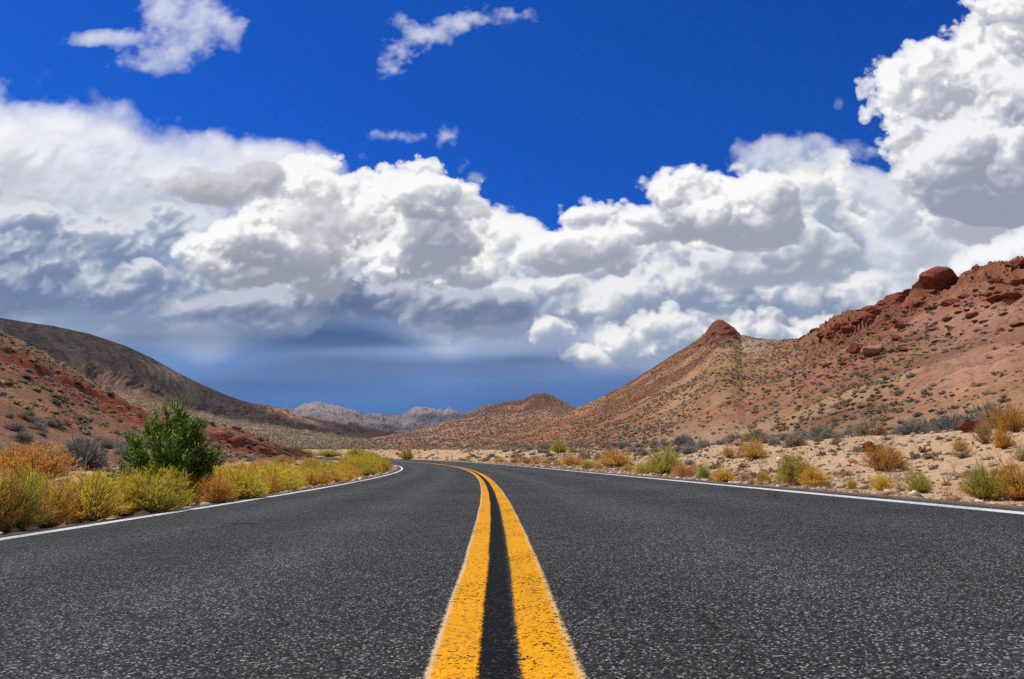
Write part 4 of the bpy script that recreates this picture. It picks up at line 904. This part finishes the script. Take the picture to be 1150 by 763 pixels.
# shrubs one can tell apart on the near foot of the left slope
P,_c=sample_patch(hl,.30,srng,tmin=.0,tmax=.22); o=np.argsort(np.hypot(P[:,0],P[:,1])); inv=[p for p in P[o] if p[1]>2][:130]
for p in inv:
    w=brng.uniform(.4,.95); put_sage(float(p[0]),float(p[1]),w,w*brng.uniform(.42,.6),'grey-brown shrub on the lower part of the near red slope at left','shrubs on the lower left slope',z=float(p[2]))

# ------------------------------------------------------------------ rocks
def ico(sub=3):
    t=(1+5**.5)/2; v=[(-1,t,0),(1,t,0),(-1,-t,0),(1,-t,0),(0,-1,t),(0,1,t),(0,-1,-t),(0,1,-t),(t,0,-1),(t,0,1),(-t,0,-1),(-t,0,1)]
    f=[(0,11,5),(0,5,1),(0,1,7),(0,7,10),(0,10,11),(1,5,9),(5,11,4),(11,10,2),(10,7,6),(7,1,8),(3,9,4),(3,4,2),(3,2,6),(3,6,8),(3,8,9),(4,9,5),(2,4,11),(6,2,10),(8,6,7),(9,8,1)]
    v=[tuple(unit(np.array(a,float))) for a in v]
    for _ in range(sub):
        c={};nf=[]
        def mid(a,b):
            k=(min(a,b),max(a,b))
            if k not in c: c[k]=len(v); v.append(tuple(unit((np.array(v[a])+np.array(v[b]))/2)))
            return c[k]
        for a,b,d in f:
            x,y,z=mid(a,b),mid(b,d),mid(d,a); nf+=[(a,x,z),(b,y,x),(d,z,y),(x,y,z)]
        f=nf
    return np.array(v),np.array(f)
ICO3=ico(3); ICO4=ico(4); ICO1=ico(1)
def rock_mesh(seed,mat,rough=.10,facets=14,src=None,name='rock'):
    rng=np.random.default_rng(seed); v,f=src or ICO3; n=unit(rng.normal(size=(facets,3))); dd=.42+.45*rng.random(facets)
    s=np.min(np.where((v@n.T)>1e-3,dd/np.maximum(v@n.T,1e-3),9),axis=1); s=np.minimum(s,1.0)
    q=v*s[:,None]; q=q*(1+rough*fbm(q[:,0]*3+q[:,2]*2.1+seed,q[:,1]*3-q[:,2]*1.7,seed%97,4)[:,None])
    cp=rng.uniform(-.9,.9,(26,3)); cell=np.argmin(((q[:,None]*np.array([1,1,1.5])-cp[None])**2).sum(2),1); q=q*(1+rng.uniform(-.13,.06,26)[cell][:,None])   # broken blocks
    q=q*(1+.035*fbm(q[:,0]*11+q[:,2]*7,q[:,1]*11-q[:,2]*6,seed%53,3)[:,None])
    q=q/np.abs(q).max(0)*.5
    return mesh_arrays(name,q,f,mat)
M_RED=mat_rock('red_rock',(.29,.085,.045),(.22,.065,.04),(.075,.028,.02)); M_PALE=mat_rock('pale_rock',(.66,.57,.50),(.54,.41,.33),(.34,.25,.20)); M_PINKR=mat_rock('pink_rock',(.52,.27,.20),(.44,.20,.14),(.25,.12,.09))
ROCKS={'red':[rock_mesh(i,M_RED,.06,9,ICO4) for i in range(8)],'pale':[rock_mesh(20+i,M_PALE) for i in range(5)],'pink':[rock_mesh(40+i,M_PINKR) for i in range(3)]}
def put_rock(kind,x,y,z,w,h,label,group=None,name='rock',cat='rock',dep=None,sink=.25,mesh=None,rz=None):
    me=mesh or brng.choice(ROCKS[kind]); o=link(name,me,None,(x,y,z+h*(.5-sink)),brng.random()*6.28 if rz is None else rz,(w,dep or w*brng.uniform(.7,1.1),h)); return tag(o,label,cat,group)
def rock_px(kind,px,b,w,h,label,group=None):
    x,y,z,d=ground_hit(px,b); m=d/F_PX; return put_rock(kind,x,y,z,w*m,h*m*1.3,label,group)
RG='stones on the right bank'
for k,px,b,w,h,lab in (('pale',873,499,10,8,'white stone right of the round orange bush high on the bank'),('pale',951,486,13,10,'largest white stone on the bank crest, below the grey shrubs'),('pale',929,492,11,6,'flat white stone left of the brown twig bush on the bank crest'),('pink',984,489,15,8,'pink stone on the bank crest right of the largest white stone'),('pale',1009,487,11,5,'low white stone under the grey shrubs right of the pink stone'),
  ('pale',1031,487,10,4,'small flat white stone on the bank crest, rightmost under the grey shrubs'),('red',1090,486,21,13,'red boulder on the bank crest beside the tall dry bush'),('red',978,508,15,11,'red stone behind the round orange bush on the bank'),('pale',1065,496,8,4,'small white stone in the middle of the bank, right of a pinkish one'),('pink',1056,494,10,4,'small pinkish stone in the middle of the bank beside a white one'),
  ('pink',829,501,11,8,'pink stone left of the round orange bush high on the bank'),('pale',786,513,7,4,'small white stone on the bank above the bare-stemmed green bush'),('red',771,511,7,4,'small red stone on the bank left of the small white one'),('pale',523,508,7,4,'white stone on the pale flat beyond the bend'),('pale',881,503,7,4,'small white stone below the white stone by the round orange bush')):
    rock_px(k,px,b,w,h,lab,RG)
for i in range(46):
    px=brng.uniform(70,150); b=brng.uniform(521,533); w=brng.uniform(3,8); rock_px(brng.choice(['pale','pale','pink']),px,b,w,w*.6,'pale stone in the heap between the grey shrubs and the left roadside bushes','pale stones behind the left row')
for i in range(60):
    px=brng.uniform(770,1150); b=brng.uniform(497+(px-770)*.0,536+(px-770)*.07); w=brng.uniform(2.,4.5); rock_px(brng.choice(['pale','pale','pink','red']),px,b,w,w*.6,'small loose stone on the bare right bank','small stones on the right bank')
def on_hill(H,px,py,tmax=1.02):
    m=(H['T']<=tmax)&(H['T']>0)&(H['y']>0); dd=np.where(m,(H['px']-px)**2+(H['py']-py)**2,1e9); i=np.unravel_index(np.argmin(dd),dd.shape)
    return float(H['x'][i]),float(H['y'][i]),float(H['z'][i])
def hill_rock(H,px,b,w,h,label,group=None,name='rock',kind='red',mesh=None,sink=.22,cat='rock',rz=None,dep=None):
    x,y,z=on_hill(H,px,b); m=math.hypot(x,y)/F_PX; return put_rock(kind,x,y,z,w*m,h*m,label,group,name,cat,sink=sink,mesh=mesh,rz=rz,dep=dep)
BIG=rock_mesh(71,M_RED,.06,8,ICO4,'boulder')
hill_rock(hr,1056,326,49,25,'huge dark red boulder perched on the skyline of the right hill',None,'boulder',mesh=BIG,cat='boulder',rz=.15,dep=8.,sink=.12)
hill_rock(hr,1036,330,24,19,'smaller boulder leaning against the left of the huge skyline boulder',None,'boulder',mesh=rock_mesh(72,M_RED,.06,9,ICO4,'boulder'),cat='boulder')
hill_rock(hr,960,399,13,17,'dark pointed boulder halfway up the right hill',None,'boulder',mesh=rock_mesh(73,M_RED,.2,9,None,'boulder'),cat='boulder')
hill_rock(hr,982,397,24,15,'broad rust boulder right of the dark pointed one halfway up the hill',None,'boulder',mesh=rock_mesh(74,M_PINKR,.2,9,None,'boulder'),cat='boulder')
hill_rock(hr,1005,383,13,8,'small rust boulder above the broad rust one on the right hill',None,'boulder',cat='boulder')
for px,b,w,h in ((906,380,16,7),(918,374,20,9),(932,369,22,10),(944,363,24,12),(952,358,22,12),(966,353,26,13),(980,349,24,11),(992,342,30,14),(1004,338,30,14),(1016,333,26,13),(1024,330,18,10),(925,377,14,6),(975,356,16,7),(1090,309,20,8),(1106,304,18,8),(1124,300,20,8),(1140,297,20,8)):
    hill_rock(hr,px,b,w,h,'dark red rock of the broken crest on the right hill skyline','crest rocks of the right hill',sink=.45)
for px,b,w,h in ((1016,368,30,8),(1046,348,18,7),(1063,360,20,7),(1090,356,22,10),(1068,342,26,14),(1131,338,44,18),(1065,376,10,6),(994,354,22,9),(1013,348,16,8),(1126,354,14,6),(1107,333,18,9),(1035,342,22,8),(1082,334,16,8),(1145,318,24,10),(1118,316,20,8),(1075,326,16,8),(1050,384,12,5),(1078,380,10,5),(1140,366,20,7),(1010,392,10,4),(1100,372,14,5)):
    hill_rock(hr,px,b,w*.72,h*.7,'red ledge rock jutting from the upper right hill','ledge rocks of the right hill',sink=.4)
for i in range(50):
    f=brng.random(); px=905+f*135; b=381-f*52+brng.uniform(0,10); w=brng.uniform(5,17); hill_rock(hr,px,b,w,w*brng.uniform(.35,.6),'dark red rock of the broken crest on the right hill skyline','crest rocks of the right hill',sink=.42)
for i in range(64):
    px=brng.uniform(925,1160); top=381-(px-905)*.36; b=top+12+brng.random()**1.4*(30+(px-925)*.18); w=brng.uniform(3,12); hill_rock(hr,px,b,w,w*brng.uniform(.3,.5),'red ledge rock jutting from the upper right hill','ledge rocks of the right hill',sink=.36)
for px,b,w,h in ((812,376,14,11),(803,377,12,10),(821,376,12,10),(795,383,12,7),(808,371,9,7),(816,370,9,7),(826,380,10,7),(788,389,10,6),(800,386,9,6),(818,386,10,6)):
    hill_rock(hr,px,b,w,h,'red crag rock at the pointed peak of the right hill','crag rocks of the peak',sink=.5)
for px,b,w,h in ((146,464,26,13),(64,426,20,10),(34,412,16,8),(82,436,14,7),(18,402,20,9),(108,450,14,8),(5,395,16,8),(134,460,14,8),(52,420,12,7)):
    hill_rock(hl,px,b,w,h,'dark red rock on the broken rim of the near left slope','rim rocks of the near left slope',sink=.35)
for px,b,w,h in ((268,498,30,9),(252,497,22,8),(284,501,20,7)):
    hill_rock(hl,px,b,w,h,'red rock in the low outcrop right of the green leafy shrub','low red outcrop on the left',sink=.35)
# scrap of tyre on the right shoulder
def make_scrap():
    x,y,z,d=ground_hit(961,553.5); n=18; u=np.linspace(0,1,n); P=[];Fq=[]
    for i in range(n):
        a=u[i]; w=.022+.012*math.sin(a*9); h=.018*math.sin(a*3.14)+.006*math.sin(a*21)
        for dy,dz in ((-w,0),(-w*.6,.012),(w*.6,.014),(w,0)): P.append((a*.10-.05,dy+.01*math.sin(a*5),h+dz))
    for i in range(n-1):
        for k in range(3): Fq.append((i*4+k,(i+1)*4+k,(i+1)*4+k+1,i*4+k+1))
        Fq.append((i*4+3,(i+1)*4+3,(i+1)*4,i*4))
    b=NB('black_rubber'); m=b.done((.012,.012,.013),.6,.4)
    tag(link('rubber_scrap',mesh_arrays('rubber_scrap',P,Fq,m),None,(x,y,z+.005),.4,.75),'black scrap of rubber lying on the right shoulder','scrap')
make_scrap()
# loose gravel and dry grass
def gravel():
    rng=np.random.default_rng(31); v,f=ICO1; n1=9500; s=2.5+rng.random(n1)**1.6*70
    side=np.where(rng.random(n1)<.72,1,-1); o=np.where(side>0,4.66+rng.random(n1)**1.7*12,-(4.46+rng.random(n1)**2*7))
    x,y,_=road_pt(s,o); z=ground_z(x,y); r=(.010+.055*rng.random(n1)**3.5)*(1+s*.02)
    q=v[None]*(1+.35*rng.normal(size=(n1,len(v),1)).clip(-1,1))*r[:,None,None]*np.array([1,1,.65])+np.stack([x,y,z+r*.25],1)[:,None]
    pal=np.array([(.50,.37,.26),(.44,.31,.21),(.36,.17,.11),(.60,.50,.40),(.30,.21,.15)]); c=np.repeat(pal[rng.integers(0,5,n1)]*(.8+.4*rng.random((n1,1))),len(v),0)
    F=(f[None]+np.arange(n1)[:,None,None]*len(v)).reshape(-1,3)
    b=NB('gravel_stone'); m=b.done(b.attr('Col'),.9,.15)
    tag(link('gravel',mesh_arrays('gravel',q.reshape(-1,3),F,m,colors=c)),'loose pale gravel along both road shoulders and bank','gravel',None,'stuff')
gravel()
def grass():
    rng=np.random.default_rng(33); b=Blades(); nt=900; s=3+rng.random(nt)**1.3*85; right=rng.random(nt)<.68
    o=np.where(right,4.85+rng.random(nt)**1.6*(2.6+s*.05),-(4.6+rng.random(nt)*1.6)); x,y,_=road_pt(s,o); z=ground_z(x,y)
    hgt=(.05+.13*rng.random(nt)**2)*(1+.5*(s>40)); c=np.array([(.56,.40,.18),(.50,.34,.14),(.60,.46,.24),(.46,.36,.10)])[rng.integers(0,4,nt)]
    for k in range(26):
        a=rng.normal(0,.45,(nt,2)); j=rng.normal(0,.05,(nt,2)); p=np.stack([x+j[:,0],y+j[:,1],z-.01],1); h=hgt*(.5+.7*rng.random(nt))
        b.add(p,p+np.stack([a[:,0]*h,a[:,1]*h,h],1),.006+.0002*s,c*.8,c*(.8+.4*rng.random((nt,1))),rng,.15)
    # thin wiry stalks on the bank
    n=420; s=5+rng.random(n)*45; o=6+rng.random(n)*9; x,y,_=road_pt(s,o); z=ground_z(x,y)
    for k in range(7):
        a=rng.normal(0,.4,(n,2)); h=.10+.16*rng.random(n); p=np.stack([x,y,z-.01],1); b.add(p,p+np.stack([a[:,0]*h,a[:,1]*h,h],1),.006,(.40,.24,.14),(.46,.27,.16),rng,.4)
    tag(link('dry_grass',b.mesh('dry_grass',M_LEAF)),'thin straw-coloured dry grass along the road edges','grass',None,'stuff')
grass()
print('sagebrush individuals',SN[0])
